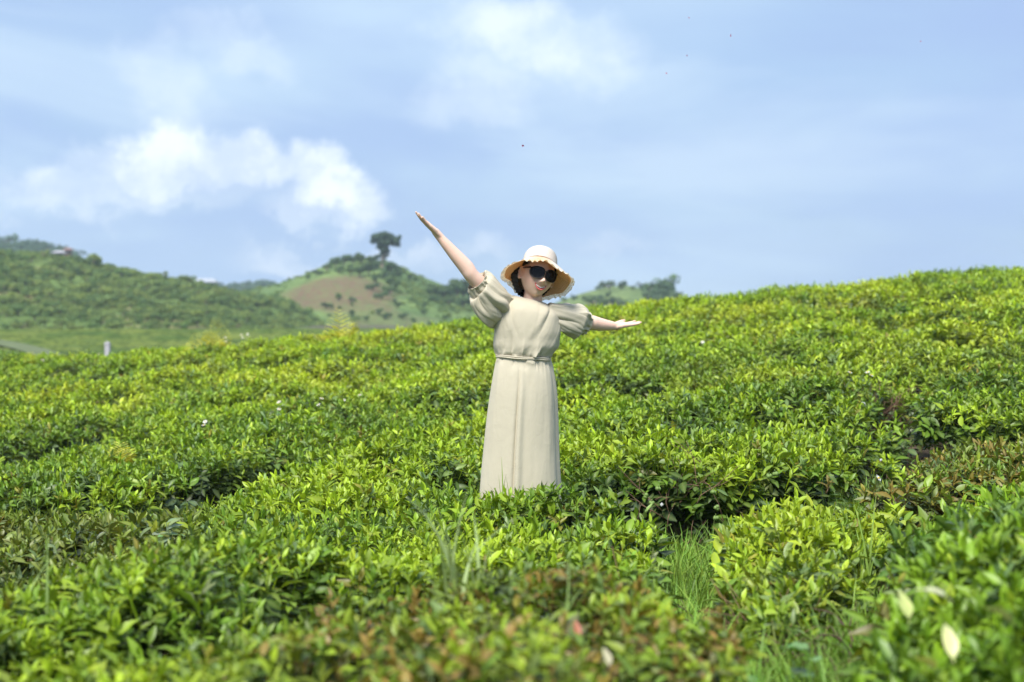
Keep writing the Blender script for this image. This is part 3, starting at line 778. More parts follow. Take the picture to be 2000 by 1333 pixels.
def undergrowth():
    """low scrub that covers the upper slope between the bushes"""
    rs = np.random.default_rng(55); coll = bpy.data.collections.new('scrub_shapes')
    for k in range(6): add_shape('scrub_%d' % k, ORCH[k][1], coll)
    tree = scatter_tree(coll)
    hm = HILLS['middle'][0]; X = rs.uniform(-58, 8, 3600); Y = rs.uniform(222, 306, 3600); Z = hm(X, Y); px, py = px_of(X, Y, Z)
    soil = (np.hypot((px - 655) / 95, (py - 573) / 38) < 1) | (np.hypot((px - 775) / 70, (py - 630) / 22) < 1)
    k = ~soil & (px > 430) & (px < 1000) & (rs.random(3600) < .10 + .9 * sstep(fbm(X, Y * .5, 9, 14), .46, .60)); X, Y, Z = X[k], Y[k], Z[k]; n = len(X)
    o = scatter_obj('undergrowth', None, np.stack([X, Y, Z - .3], 1), np.stack([0 * X, 0 * X, rs.uniform(0, 6.28, n)], 1), rs.uniform(.3, .6, n), rs.integers(0, 6, n), np.ones((n, 3)) * .1, tree)
    tag(o, 'low green scrub in patches on the middle hill', kind='stuff')
    h, yr, yf, xs, zr = HILLS['left']
    X = rs.uniform(-105, -22, 5200); Y = rs.uniform(yf + 24, yr + 6, 5200); Z = h(X, Y); px, py = px_of(X, Y, Z)
    k = (px > -120) & (px < 660) & (rs.random(5200) < .35 + .65 * sstep(fbm(X, Y, 9, 4), .35, .55)); X, Y, Z = X[k], Y[k], Z[k]; n = len(X)
    o = scatter_obj('undergrowth', None, np.stack([X, Y, Z - .25], 1), np.stack([0 * X, 0 * X, rs.uniform(0, 6.28, n)], 1), rs.uniform(.3, .62, n), rs.integers(0, 6, n), np.ones((n, 3)) * .1, tree)
    tag(o, 'low green scrub covering the slope of the left hill', kind='stuff')
undergrowth()
MIDB = bush_set('slope', [(0.10, 0.165, 0.05), (0.075, 0.135, 0.05)], 4)
def build_mid():
    rs = np.random.default_rng(9)
    h = HILLS['middle'][0]
    for row, (py, x0, x1) in enumerate(((592, 660, 790), (604, 640, 830), (616, 690, 850), (628, 720, 870), (638, 760, 880))):
        for px in np.arange(x0, x1, 27):
            if rs.random() < .35: continue
            p = hill_point('middle', px + rs.normal(0, 6), py + rs.normal(0, 3))
            put_tree('slope_bush', MIDB[rs.integers(0, 4)], (p.x, p.y, p.z - .1), rs.uniform(0, 6), rs.uniform(.5, .95), 'small dark bush on the bare brown slope of the middle hill', 'bush', 'bushes dotted over the brown slope')
    for px, py, s in [(638, 524, 1.2), (655, 517, 1.5), (672, 513, 1.7), (690, 511, 1.6), (706, 510, 1.7), (722, 512, 1.5), (662, 530, 1.3), (685, 533, 1.5), (702, 535, 1.6), (720, 532, 1.9), (735, 520, 1.4), (764, 530, 1.9), (766, 545, 2.0), (762, 556, 1.6), (776, 532, 1.4), (770, 562, 1.6), (763, 572, 1.4), (732, 545, 1.0), (600, 541, .9), (620, 533, 1.0), (728, 562, 1.2), (745, 580, 1.2), (815, 546, 1.0), (800, 540, .9), (836, 560, 1.0)]:
        p = hill_point('middle', px, py + 6)
        put_tree('hilltop_bush', MIDB[rs.integers(0, 4)], (p.x, p.y, p.z - .15), rs.uniform(0, 6), s, 'dark green bush in the thicket around the top of the middle hill', 'bush', 'thicket on top of the middle hill')
    for px, py, s in [(842, 572, 1.5), (856, 574, 1.9), (868, 578, 1.8), (882, 576, 2.6), (894, 574, 3.0), (906, 576, 2.7), (918, 582, 2.4), (930, 590, 2.2), (876, 590, 1.5), (850, 584, 1.2), (905, 594, 1.6), (942, 596, 2.0)]:
        p = hill_point('middle', px, py + 8)
        put_tree('flank_tree', MIDB[rs.integers(0, 4)], (p.x, p.y, p.z - .2), rs.uniform(0, 6), s, 'dark leafy tree in the clump on the right flank of the middle hill', 'tree', 'clump on the right flank of the middle hill')
    # the lone tree: bare trunk, narrow lower crown, wide flat top
    b = at(747, 556, 287); z0 = float(h(b.x, 287)); k = 287 / F          # metres per photograph pixel
    def L(px, py, dy=0.0): return ((px - 747) * k, dy, (556 - py) * k + (b.z - z0))
    r = empty('lone_tree', (b.x, 287, z0), 'tall lone tree with bare trunk and wide dark crown on the middle hill', 'tree')
    limbs = [([L(747, 560), L(746, 535, .1), L(747, 515), L(749, 498, -.1), L(751, 480), L(752, 466)], [.55, .42, .34, .28, .2, .1])]
    for tx, ty, sx, sy, dy in ((735, 468, 749, 492, .4), (770, 472, 750, 490, -.3), (742, 500, 748, 512, .5), (760, 462, 751, 478, .3), (779, 466, 765, 478, -.2), (729, 470, 740, 480, .2), (757, 495, 749, 505, -.6)):
        limbs.append(([L(sx, sy), L((tx + sx) / 2, (ty + sy) / 2 - 1, dy * .5), L(tx, ty, dy)], [.2, .14, .06]))
    obj('trunk', trunk_mesh('trunk', limbs), r)
    lobes = []
    for px, py, rad, n in ((733, 464, 8, 2), (729, 472, 6, 1), (742, 462, 9, 2), (752, 460, 9, 2), (762, 464, 9, 2), (774, 470, 8, 2), (780, 463, 5, 1), (777, 478, 6, 1), (768, 477, 6, 1), (744, 474, 9, 2), (755, 474, 9, 2), (740, 483, 5, 1), (749, 487, 8, 2), (757, 490, 6, 1), (746, 497, 5, 1), (755, 499, 5, 1), (738, 502, 5, 1), (750, 506, 4, 1)):
        for q in range(n): lobes.append((*L(px, py, (q - .5 * (n - 1)) * rad * k * 1.2), rad * k))
    obj('crown', crown_mesh('crown', lobes, 2400, .32, crown_mat('lone', (0.045, 0.085, 0.04), .18), 77), r)
build_mid()
def build_right():
    rs = np.random.default_rng(15)
    sets = bush_set('righthill', [(0.07, 0.125, 0.05), (0.105, 0.165, 0.058)], 4)
    named = [(1190, 553, 1.7, 'square bushy tree, left one of the pair on the right hilltop'), (1215, 552, 1.5, 'slim dark tree, right one of the pair on the right hilltop'), (1256, 556, 1.7, 'thin pointed tree standing right of the pair on the right hilltop'),
             (1302, 574, 4.3, 'big round dark tree on the right shoulder of the right hill')]
    for px, py, s, lab in named:
        p = hill_point('right', px, py + 14)
        put_tree('hilltop_tree', sets[rs.integers(0, 4)], (p.x, p.y, p.z - .2), rs.uniform(0, 6), s, lab, 'tree', 'trees on the right hill')
    for px, py, s in [(1155, 600, 1.7), (1165, 594, 1.5), (1175, 604, 1.8), (1150, 590, 1.2), (1186, 580, 1.0), (1205, 600, 1.6), (1215, 604, 1.4), (1272, 578, 2.0), (1282, 584, 2.0), (1290, 592, 2.2), (1310, 590, 2.4), (1322, 594, 2.0), (1332, 598, 1.7), (1262, 586, 1.4), (1298, 602, 2.0), (1275, 595, 1.8), (1120, 586, 1.0), (1100, 590, 1.0), (1238, 566, .8), (1170, 566, .9)]:
        p = hill_point('right', px, py)
        put_tree('hillside_bush', sets[rs.integers(0, 4)], (p.x, p.y, p.z - .2), rs.uniform(0, 6), s, 'dark bush in the scrub on the slope of the right hill', 'bush', 'scrub on the right hill')
    far = bush_set('forest', [(0.07, 0.13, 0.07), (0.085, 0.15, 0.075)], 4, leaves=260)
    for k in range(46):
        px = rs.uniform(-60, 150); top = float(np.interp(px, [-60, 0, 50, 80, 120, 160], [472, 476, 475, 480, 490, 505]))
        p = hill_point('far_left', px, top + 3 + rs.uniform(0, 26))
        put_tree('forest_tree', far[rs.integers(0, 4)], (p.x, p.y, p.z - .3), rs.uniform(0, 6), rs.uniform(1.9, 3.0), 'hazy blue-green forest tree on the far hill at the left edge', 'tree', 'forest on the far left hill')
    for k in range(30):
        px = rs.uniform(425, 560); top = float(np.interp(px, [425, 470, 510, 540, 560], [562, 556, 552, 559, 566]))
        p = hill_point('far_middle', px, top + 3 + rs.uniform(0, 14))
        put_tree('forest_tree', far[rs.integers(0, 4)], (p.x, p.y, p.z - .3), rs.uniform(0, 6), rs.uniform(1.8, 2.9), 'hazy tree on the low blue hill far behind, between the two nearer hills', 'tree', 'trees on the far blue hill')
    for px, py, s, lab in [(82, 494, 1.0, 'dark round tree on the crest of the left hill beside the pink-walled house'), (165, 512, 1.3, 'dark tree on the crest of the left hill, just right of the houses'), (183, 514, 1.6, 'loose open tree standing highest on the crest right of the houses')]:
        p = hill_point('left', px, py + 8)
        put_tree('crest_tree', ORCH[rs.integers(0, 6)], (p.x, p.y, p.z - .2), rs.uniform(0, 6), s, lab, 'tree', 'trees on the crest of the left hill')
build_right()

# ------------------------------------------------------------------ houses beyond the left hill
def box(g, x0, x1, y0, y1, z0, z1):
    g.add([(x0, y0, z0), (x1, y0, z0), (x1, y1, z0), (x0, y1, z0), (x0, y0, z1), (x1, y0, z1), (x1, y1, z1), (x0, y1, z1)], [(0, 3, 2, 1), (4, 5, 6, 7), (0, 1, 5, 4), (1, 2, 6, 5), (2, 3, 7, 6), (3, 0, 4, 7)])
M_GLASS = mat_plain('dark_window', (0.05, 0.06, 0.07), .2, .1, 2)
def house(loc, w, d, h, rh, wallc, roofc, label, hip=.15, wins=3):
    r = empty('house', loc, label, 'house')
    mw = mat_plain('wall_paint', wallc, .9, .12, .6); mr = mat_plain('roof_sheet', roofc, .6, .15, .8)
    g = Geo(); box(g, -w / 2, w / 2, -d / 2, d / 2, -3, h); obj('wall', g.mesh('wall', mw, False), r)
    o = .4; e = w * hip
    v = [(-w / 2 - o, -d / 2 - o, h), (w / 2 + o, -d / 2 - o, h), (w / 2 + o, d / 2 + o, h), (-w / 2 - o, d / 2 + o, h), (-w / 2 + e, 0, h + rh), (w / 2 - e, 0, h + rh)]
    part('roof', v, [(0, 1, 5, 4), (2, 3, 4, 5), (1, 2, 5), (3, 0, 4), (0, 3, 2, 1)], mr, r, False)
    for i in range(wins):
        x = -w / 2 + w * (i + .5) / wins; g = Geo(); box(g, x - .5, x + .5, -d / 2 - .05, -d / 2 + .05, h * .4, h * .8); obj('window', g.mesh('window', M_GLASS, False), r)
h_l = HILLS['left'][0]
def on_crest(px, Y): X = at(px, 500, Y).x; return Vector((X, Y, float(h_l(X, Y))))
p = at(402, 556, 262); house((p.x, 262, p.z - .9), 3.9, 3.2, 1.3, .75, (.42, .42, .43), (.34, .36, .40), 'long grey-roofed house half hidden behind the crest of the left hill')
p = at(116, 500, 240); house((p.x, 240, p.z - .5), 1.5, 1.5, 1.0, .35, (.40, .34, .36), (.42, .40, .44), 'small pale pink house on the crest of the left hill', .1, 2)
p = at(134, 498, 242); house((p.x, 242, p.z - .3), .9, 1.2, 1.1, .4, (.26, .16, .13), (.24, .15, .13), 'small red-brown hut right of the pale pink house', .1, 1)

# ------------------------------------------------------------------ valley floor: tea rows, track and post
M_VROW = mat_hill('valley_tea', (0.065, 0.11, 0.025), (0.15, 0.185, 0.04), scale=.25)
def build_valley():
    ys = 80.0; k = 0
    while ys < 107:
        step = 1.75; xs = np.linspace(-78, -2, 110); rs = np.random.default_rng(700 + k)
        Y = ys + .8 * np.sin(xs * .06 + .4) + .4 * (fbm(xs, xs * 0 + k, 9, 3) - .5)
        w, hgt = step * .37, .42; v = []; n = 7
        for i in range(len(xs)):
            for j in range(n):
                a = math.pi * j / (n - 1); wob = 1 + .22 * (rs.random() - .5)
                yy = Y[i] - math.cos(a) * w * wob
                v.append((xs[i], yy, float(valley(xs[i], Y[i])) + math.sin(a) ** .7 * hgt * wob - .03))
        f = [(i * n + j, i * n + j + 1, (i + 1) * n + j + 1, (i + 1) * n + j) for i in range(len(xs) - 1) for j in range(n - 1)]
        o = part('valley_tea_row', v, f, M_VROW); tag(o, 'clipped tea row running across the valley floor at the left', 'tea row', 'tea rows on the valley floor')
        ys += step; k += 1
    # pale track that cuts across the nearest rows
    c = catmull([at(-140, 668, 96), at(-40, 674, 93), at(30, 680, 89), at(75, 688, 85), at(105, 698, 81), at(130, 712, 74)], 40); v = []
    for i, q in enumerate(c):
        t = c[min(i + 1, 39)] - c[max(i - 1, 0)]; nn = np.array([-t[1], t[0], 0]); nn /= np.linalg.norm(nn)
        for s in (-.8, -.4, 0, .4, .8):
            x, y = q[0] + nn[0] * s, q[1] + nn[1] * s; v.append((x, y, float(valley(x, y)) + .50 - .06 * abs(s)))
    f = [(i * 5 + j, i * 5 + j + 1, i * 5 + j + 6, i * 5 + j + 5) for i in range(39) for j in range(4)]
    tag(part('track', v, f, mat_plain('pale_earth', (.11, .135, .06), .95, .3, .5)), kind='structure')
    # weathered post beyond the crest
    p = at(210, 668, 46); z0 = float(ground(p.x, 46)); H = p.z - z0
    g = Geo(); w = .075
    for (za, zb, ww) in ((-.2, H - .10, w), (H - .10, H - .04, w * 1.15), (H - .04, H, w * .8)):
        g.add([(-ww, -ww, za), (ww, -ww, za), (ww, ww, za), (-ww, ww, za), (-ww, -ww, zb), (ww, -ww, zb), (ww, ww, zb), (-ww, ww, zb)], [(0, 3, 2, 1), (4, 5, 6, 7), (0, 1, 5, 4), (1, 2, 6, 5), (2, 3, 7, 6), (3, 0, 4, 7)])
    o = obj('concrete_post', g.mesh('concrete_post', mat_plain('concrete', (.46, .45, .47), .9, .25, 12), False), None, (p.x, 46, z0))
    tag(o, 'pale concrete post standing behind the tea at the left', 'post')
build_valley()

# ------------------------------------------------------------------ haze in the air
def build_haze():
    g = Geo(); box(g, -1260, 1260, -70, 1560, -6, 60)
    m, t, out = mat_new('haze')
    pv = t.n('ShaderNodeVolumePrincipled', inp={'Color': (.74, .86, 1.0, 1), 'Density': .00045, 'Anisotropy': .2}); t.l(pv.outputs[0], out.inputs['Volume'])
    tag(obj('haze', g.mesh('haze', m, False)), kind='stuff')
build_haze()
# ================================================================== SMALLER PLANTS
M_GRASS = mat_leaf('grass_blade', .5, .3)
M_WEED = mat_leaf('weed_leaf', .5, .35)
def on_tea(px, py):
    x, y = uncanopy(px, py); return x, y
def blade(g, base, az, L, w, bend, rs):
    n = 6; t = np.linspace(0, 1, n); d = np.array([math.cos(az), math.sin(az), 0]); sd = np.array([-d[1], d[0], 0])
    p = np.array(base) + np.outer(L * (bend * t ** 2 * .8), d); p[:, 2] += L * (t - .45 * bend * t ** 2.2)
    ww = w * (1 - t ** 1.6) + .0004
    v = np.concatenate([np.stack([p[i] - sd * ww[i], p[i] + np.array([0, 0, -.25 * ww[i]]), p[i] + sd * ww[i]]) for i in range(n)])
    f = []
    for i in range(n - 1): a = 3 * i; f += [(a, a + 1, a + 4, a + 3), (a + 1, a + 2, a + 5, a + 4)]
    g.add(v, f, rs.uniform(.3, .9)); g.m.append(np.tile([0, .6, 0], n))
def tuft_mesh(seed, n, L, spread=.05, w=.003, bend=(.1, .9)):
    rs = np.random.default_rng(seed); g = LeafGeo()
    for _ in range(n):
        r = spread * math.sqrt(rs.random()); a = rs.uniform(0, 6.28)
        blade(g, (r * math.cos(a), r * math.sin(a), 0), rs.uniform(0, 6.28), L * rs.uniform(.55, 1.1), w * rs.uniform(.7, 1.3), rs.uniform(*bend), rs)
    return g.mesh('grass_tuft', M_GRASS)
def tuft(px, py, L, n, label, seed, Y=None, col=(.17, .27, .045), spread=.05, w=.003, bend=(.1, .9), sink=.30, zat=None):
    if Y is None: x, y = on_tea(px, py)
    else: x, y = at(px, py, Y).x, Y
    z = float(samp(CAN, np.array([x]), np.array([y]))[0]) if zat is None else at(px, zat, y).z
    o = obj('grass_tuft', tuft_mesh(seed, n, L + sink, spread, w, bend), None, (x, y, max(z - sink, float(ground(x, y)) - .02)))
    o['col'] = list(col); tag(o, label, 'grass', 'grass tufts growing through the tea')
# round the hem
HEM = WY - .26
tuft(962, 965, .16, 9, 'grass tuft in front of the left side of the dress hem', 801, HEM, (.26, .38, .09), .05, .007, (.05, .5), .30, 985)
tuft(985, 965, .20, 8, 'long upright grass blades in front of the hem, left of the pleat', 802, HEM - .03, (.26, .38, .09), .05, .008, (.05, .35), .30, 985)
tuft(1018, 965, .19, 10, 'pointed grass blades in front of the middle of the dress hem', 803, HEM - .02, (.26, .38, .09), .05, .0075, (.05, .4), .30, 985)
tuft(1048, 965, .15, 8, 'thin grass blades in front of the hem, right of the pleat', 804, HEM, (.26, .38, .09), .05, .006, (.1, .6), .30, 985)
tuft(1068, 962, .13, 7, 'grass tuft in front of the right side of the dress hem', 805, HEM, (.26, .38, .09), .05, .0075, (.1, .6), .30, 985)
# foreground and the sides
tuft(905, 1120, .30, 24, 'tall pale grass tuft, blurred, in the front hedge below the woman', 806, 3.75, (.34, .44, .18), .07, .0055, (.2, .9), .10)
tuft(1245, 1100, .24, 9, 'stiff blurred grass blades at the right end of the front hedge', 807, 3.8, (.28, .40, .15), .05, .005, (.2, .9), .10)
tuft(1120, 1180, .16, 8, 'short blurred grass tuft in the middle of the front hedge', 813, 3.3, (.24, .36, .10), .05, .003, (.1, .7), .10)
tuft(1690, 985, .36, 16, 'tall bright grass tuft rising from the yellowish hedge at right', 808, 5.6, (.26, .40, .08), .06, .007, (.1, .7), .15)
tuft(1640, 790, .22, 26, 'fine grass tuft on the hedge behind the woman, right part', 809, None, (.24, .34, .10), .18, .002, (.1, .8), .1)
tuft(1575, 790, .20, 20, 'fine grass tuft beside the brown twigs, to their left', 810, None, (.22, .33, .08), .16, .002, (.1, .8), .1)
tuft(1230, 800, .16, 14, 'thin grass tuft on the hedge just right of the woman', 814, None, (.20, .32, .07), .12, .002, (.1, .8), .1)
tuft(1445, 860, .18, 9, 'upright grass blades in the middle of the hedge behind the woman', 815, None, (.22, .34, .08), .03, .0025, (.05, .4), .1)
tuft(1180, 985, .22, 14, 'arching grass blades by the dark hollow right of the woman', 811, None, (.20, .32, .06), .06, .003, (.5, 1.1), .1)
tuft(1960, 730, .22, 12, 'upright grass tuft on the hedge at the right edge', 812, None, (.18, .30, .06), .05, .003, (.1, .6), .1)
tuft(255, 900, .20, 14, 'feathery grass tuft in the hedge at the left', 816, None, (.26, .36, .14), .10, .0022, (.5, 1.1), .1)
tuft(60, 1180, .26, 12, 'blurred grass tuft low at the left edge', 817, 3.9, (.26, .38, .12), .06, .004, (.1, .7), .1)

def path_grass():
    """grass that fills the soil of the narrow path and the hollows"""
    rs = np.random.default_rng(44); coll = bpy.data.collections.new('grass_shapes')
    for k in range(5): add_shape('grass_%d' % k, tuft_mesh(900 + k, 10, .27, .035, .0030, (.2, 1.1)), coll)
    tree = scatter_tree(coll)
    cand = np.argwhere(KEEP < .62); X = gx[cand[:, 1]]; Y = gy[cand[:, 0]]
    px, py = px_of(X, Y, ground(X, Y)); hollow = (px > 1150) & (px < 1700) & (Y > 3) & (Y < 8.2)
    path = (px > 1250) & (py > 985) & (px < 1720)
    k = (path & (rs.random(len(X)) < .85)) | (hollow & (rs.random(len(X)) < .10)) | (in_view(X, Y) & (Y > 2) & (rs.random(len(X)) < .03))
    k &= ~((np.abs(X - WX) < .22) & (np.abs(Y - WY) < .2))
    X, Y = X[k], Y[k]; X = X + rs.uniform(-.02, .02, len(X)); Y = Y + rs.uniform(-.02, .02, len(X)); n = len(X)
    pos = np.stack([X, Y, ground(X, Y)], 1); nrm = np.stack([rs.normal(0, .25, n), rs.normal(0, .25, n), np.ones(n)], 1)
    col = np.array([.12, .26, .03]) * rs.uniform(.6, 1.5, n)[:, None] + np.array([.10, .05, .01]) * rs.random(n)[:, None] ** 2
    o = scatter_obj('grass', None, pos, euler_from(nrm, rs.uniform(0, 6.28, n)), rs.uniform(.6, 1.35, n), rs.integers(0, 5, n), col, tree)
    tag(o, 'fine green grass on the narrow path between the hedges', kind='stuff')
path_grass()

# ------------------------------------------------------------------ ferns near the crest
def fern(px, py, top, label, seed, Y=None, fronds=8):
    x, y = on_tea(px, py); rs = np.random.default_rng(seed); z = float(samp(CAN, np.array([x]), np.array([y]))[0]) - .1
    H = (at(px, top, y).z - z); r = empty('fern', (x, y, z), label, 'fern', 'ferns near the crest')
    for k in range(fronds):
        g = LeafGeo(); az = rs.uniform(0, 6.28); lean = (.05 if k == 0 else rs.uniform(.3, .75)); L = H * (1.0 if k == 0 else rs.uniform(.55, .9))
        n = 15; pts = []
        for i in range(n):
            t = i / (n - 1); pts.append((math.cos(az) * lean * L * t ** 1.4, math.sin(az) * lean * L * t ** 1.4, L * (t - .22 * lean * t * t)))
        v, f = tube(pts, np.linspace(.005, .0015, n), 5); g.other(v, f, .4)
        fa = rs.uniform(-.5, .5)                                       # the frond turns its face to the light
        for i in range(3, n):
            t = i / (n - 1); PL = L * .42 * math.sin(math.pi * (.25 + .75 * (1 - t)) ** 1.0) * (1.15 - t) + .03
            for sgn in (-1, 1):
                a2 = fa + (0 if sgn > 0 else math.pi); gg = leaf_shape(PL * 1.25, PL * .42, .2, .25, 4, rs)
                vv = place(gg[0], a2 - math.pi / 2, R(32), 0, pts[i]); g.add(vv, gg[1], rs.uniform(.5, 1)); g.m.append(gg[2])
        o = obj('frond', g.mesh('frond', M_WEED), r); o['col'] = [.55, .55, .11]
fern(425, 676, 630, 'taller left fern with feathered yellow-green fronds near the crest', 61)
fern(388, 682, 654, 'small fern just left of the taller feathered one', 62, None, 5)
fern(668, 655, 606, 'bushy yellow-green fern near the crest below the middle hill', 63, None, 11)
fern(58, 708, 690, 'small pale fern near the crest by the left edge', 64, None, 3)
fern(232, 900, 868, 'low fern in the hedge at the left', 65, None, 5)

# ------------------------------------------------------------------ broad-leaved weeds
def weed(px, py, label, seed, h=.16, n=9, col=(.10, .20, .07), size=.07, Y=None):
    x, y = on_tea(px, py); rs = np.random.default_rng(seed); z = float(samp(CAN, np.array([x]), np.array([y]))[0]) - .04
    r = empty('weed', (x, y, z), label, 'weed', 'broad-leaved weeds among the tea'); g = Geo(); pts = []
    for q in range(3):
        a = rs.uniform(0, 6.28); top = np.array([math.cos(a) * .05, math.sin(a) * .05, h * rs.uniform(.7, 1.0)]); v, f = tube([(0, 0, -.1), top * .5, top], [.003, .0025, .0015], 5); g.add(v, f); pts.append(top)
    o = obj('stem', g.mesh('stem', M_WEED), r); o['col'] = list(col)
    for i in range(n):
        lg = LeafGeo(); L = size * rs.uniform(.7, 1.25); b = pts[i % 3] * rs.uniform(.55, 1.0)
        lg.leaf(L, L * .62, rs.uniform(0, 6.28), R(rs.uniform(-10, 40)), b, .6, rs, .2, .4, 0, 5)
        o = obj('leaf', lg.mesh('leaf', M_WEED), r); o['col'] = [c * rs.uniform(.85, 1.3) for c in col]
weed(545, 838, 'broad blue-green weed in the hedge left of the woman', 71, .14, 10, (.13, .24, .11))
weed(640, 700, 'leafy dark weed high on the slope left of the raised arm', 72, .22, 12, (.08, .17, .05), .10)
weed(1770, 600, 'leafy weed clump high on the slope at right', 73, .25, 12, (.10, .22, .05), .12)
weed(1640, 905, 'pale grey-green weed by the dark hollow at right', 74, .12, 8, (.20, .27, .16))
weed(1900, 935, 'bright broad-leaved weed behind the glossy hedge at right', 75, .14, 9, (.16, .32, .06), .08)
weed(1560, 1140, 'broad-leaved weed growing on the grassy path', 76, .36, 14, (.15, .27, .10), .065)
weed(1500, 1150, 'low leafy weed on the grassy path beside the front hedge', 81, .34, 12, (.13, .25, .08), .06)
weed(330, 1085, 'pale broad-leaved weed in front of the dark end of the hedge at left', 77, .16, 9, (.22, .33, .17), .07)
weed(480, 1090, 'big bright leaf cluster in the hedge in front of the woman, at left', 78, .14, 12, (.17, .30, .06), .10)
weed(1880, 530, 'bushy tip standing above the crest near the right edge', 79, .22, 8, (.12, .20, .05), .09)
weed(1345, 598, 'thin leafy tip standing above the crest right of the spread arm', 80, .16, 6, (.16, .24, .06), .06)

# ------------------------------------------------------------------ small white wild flowers
M_PETAL = mat_plain('white_petal', (.82, .82, .80), .6, .05, 30, 0, .3, .3)
M_EYE = mat_plain('yellow_eye', (.65, .42, .04), .7, .2, 60)
def flower_mesh():
    g = Geo(); e = Geo()
    for k in range(6):
        a = k * math.pi / 3; v, f, _ = leaf_shape(.012, .008, .1, .3, 3); g.add(place(v, a, R(18), 0, (0, 0, 0)), f)
    v, f = tube([(0, 0, -.001), (0, 0, .003), (0, 0, .0045)], [.003, .0035, .001], 8); e.add(v, f)
    return g.mesh('petals', M_PETAL), e.mesh('flower_eye', M_EYE)
FLW = flower_mesh()
def wildflower(px, py, label, seed, s=1.0, heads=2, base=None):
    rs = np.random.default_rng(seed)
    x, y = on_tea(px, base or py + 14); z = float(samp(CAN, np.array([x]), np.array([y]))[0]) - .05; p = at(px, py, y)
    H = max(p.z - z, .03)
    r = empty('wildflower', (x, y, z), label, 'flower', 'small white wild flowers in the tea')
    for k in range(heads):
        tip = np.array([p.x - x + rs.normal(0, .018) * (k > 0), rs.normal(0, .015), H * (1 - .18 * k)]); v, f = tube(catmull([(0, 0, -.08), tip * .5 + np.array([.006, 0, 0]), tip], 6), np.linspace(.002, .001, 6), 5)
        o = part('stem', v, f, M_WEED, r); o['col'] = [.12, .22, .05]
        h = obj('flower_head', FLW[0], r, tuple(tip), (R(rs.uniform(10, 60)), 0, rs.uniform(-1, 1)), (s * 1.5,) * 3); obj('flower_eye', FLW[1], h)
for i, (px, py, s, hd, lab) in enumerate([(545, 786, 1.3, 3, 'white wild flower, the largest one, in the hedge left of the woman'), (628, 779, 1.2, 2, 'white wild flower between the largest one and the woman'), (402, 824, 1.2, 2, 'white wild flower below and left of the largest one'), (672, 782, .9, 1, 'small white wild flower second from the dress on the left'), (703, 772, 1.0, 2, 'small white wild flower nearest the dress on the left'),
        (440, 660, 1.5, 2, 'white wild flower right beside the taller left fern'), (472, 655, 1.5, 2, 'white wild flower standing against the valley, right of the fern'), (484, 653, 1.5, 2, 'white wild flower rightmost of the group by the fern'), (84, 704, 1.6, 1, 'white wild flower on the crest near the left edge'), (193, 692, 1.4, 1, 'tiny white wild flower on the crest just left of the post'),
        (1716, 935, 1.2, 1, 'white wild flower with orange eye in front of the reddish olive hedge'), (1695, 728, 1.3, 2, 'pale wild flower beside the brown twigs at right'), (1660, 728, 1.2, 1, 'small pale wild flower above the brown twigs at right'), (1372, 669, 1.3, 1, 'white wild flower on the slope below the spread arm')]):
    wildflower(px, py, lab, 1000 + i, s, hd)

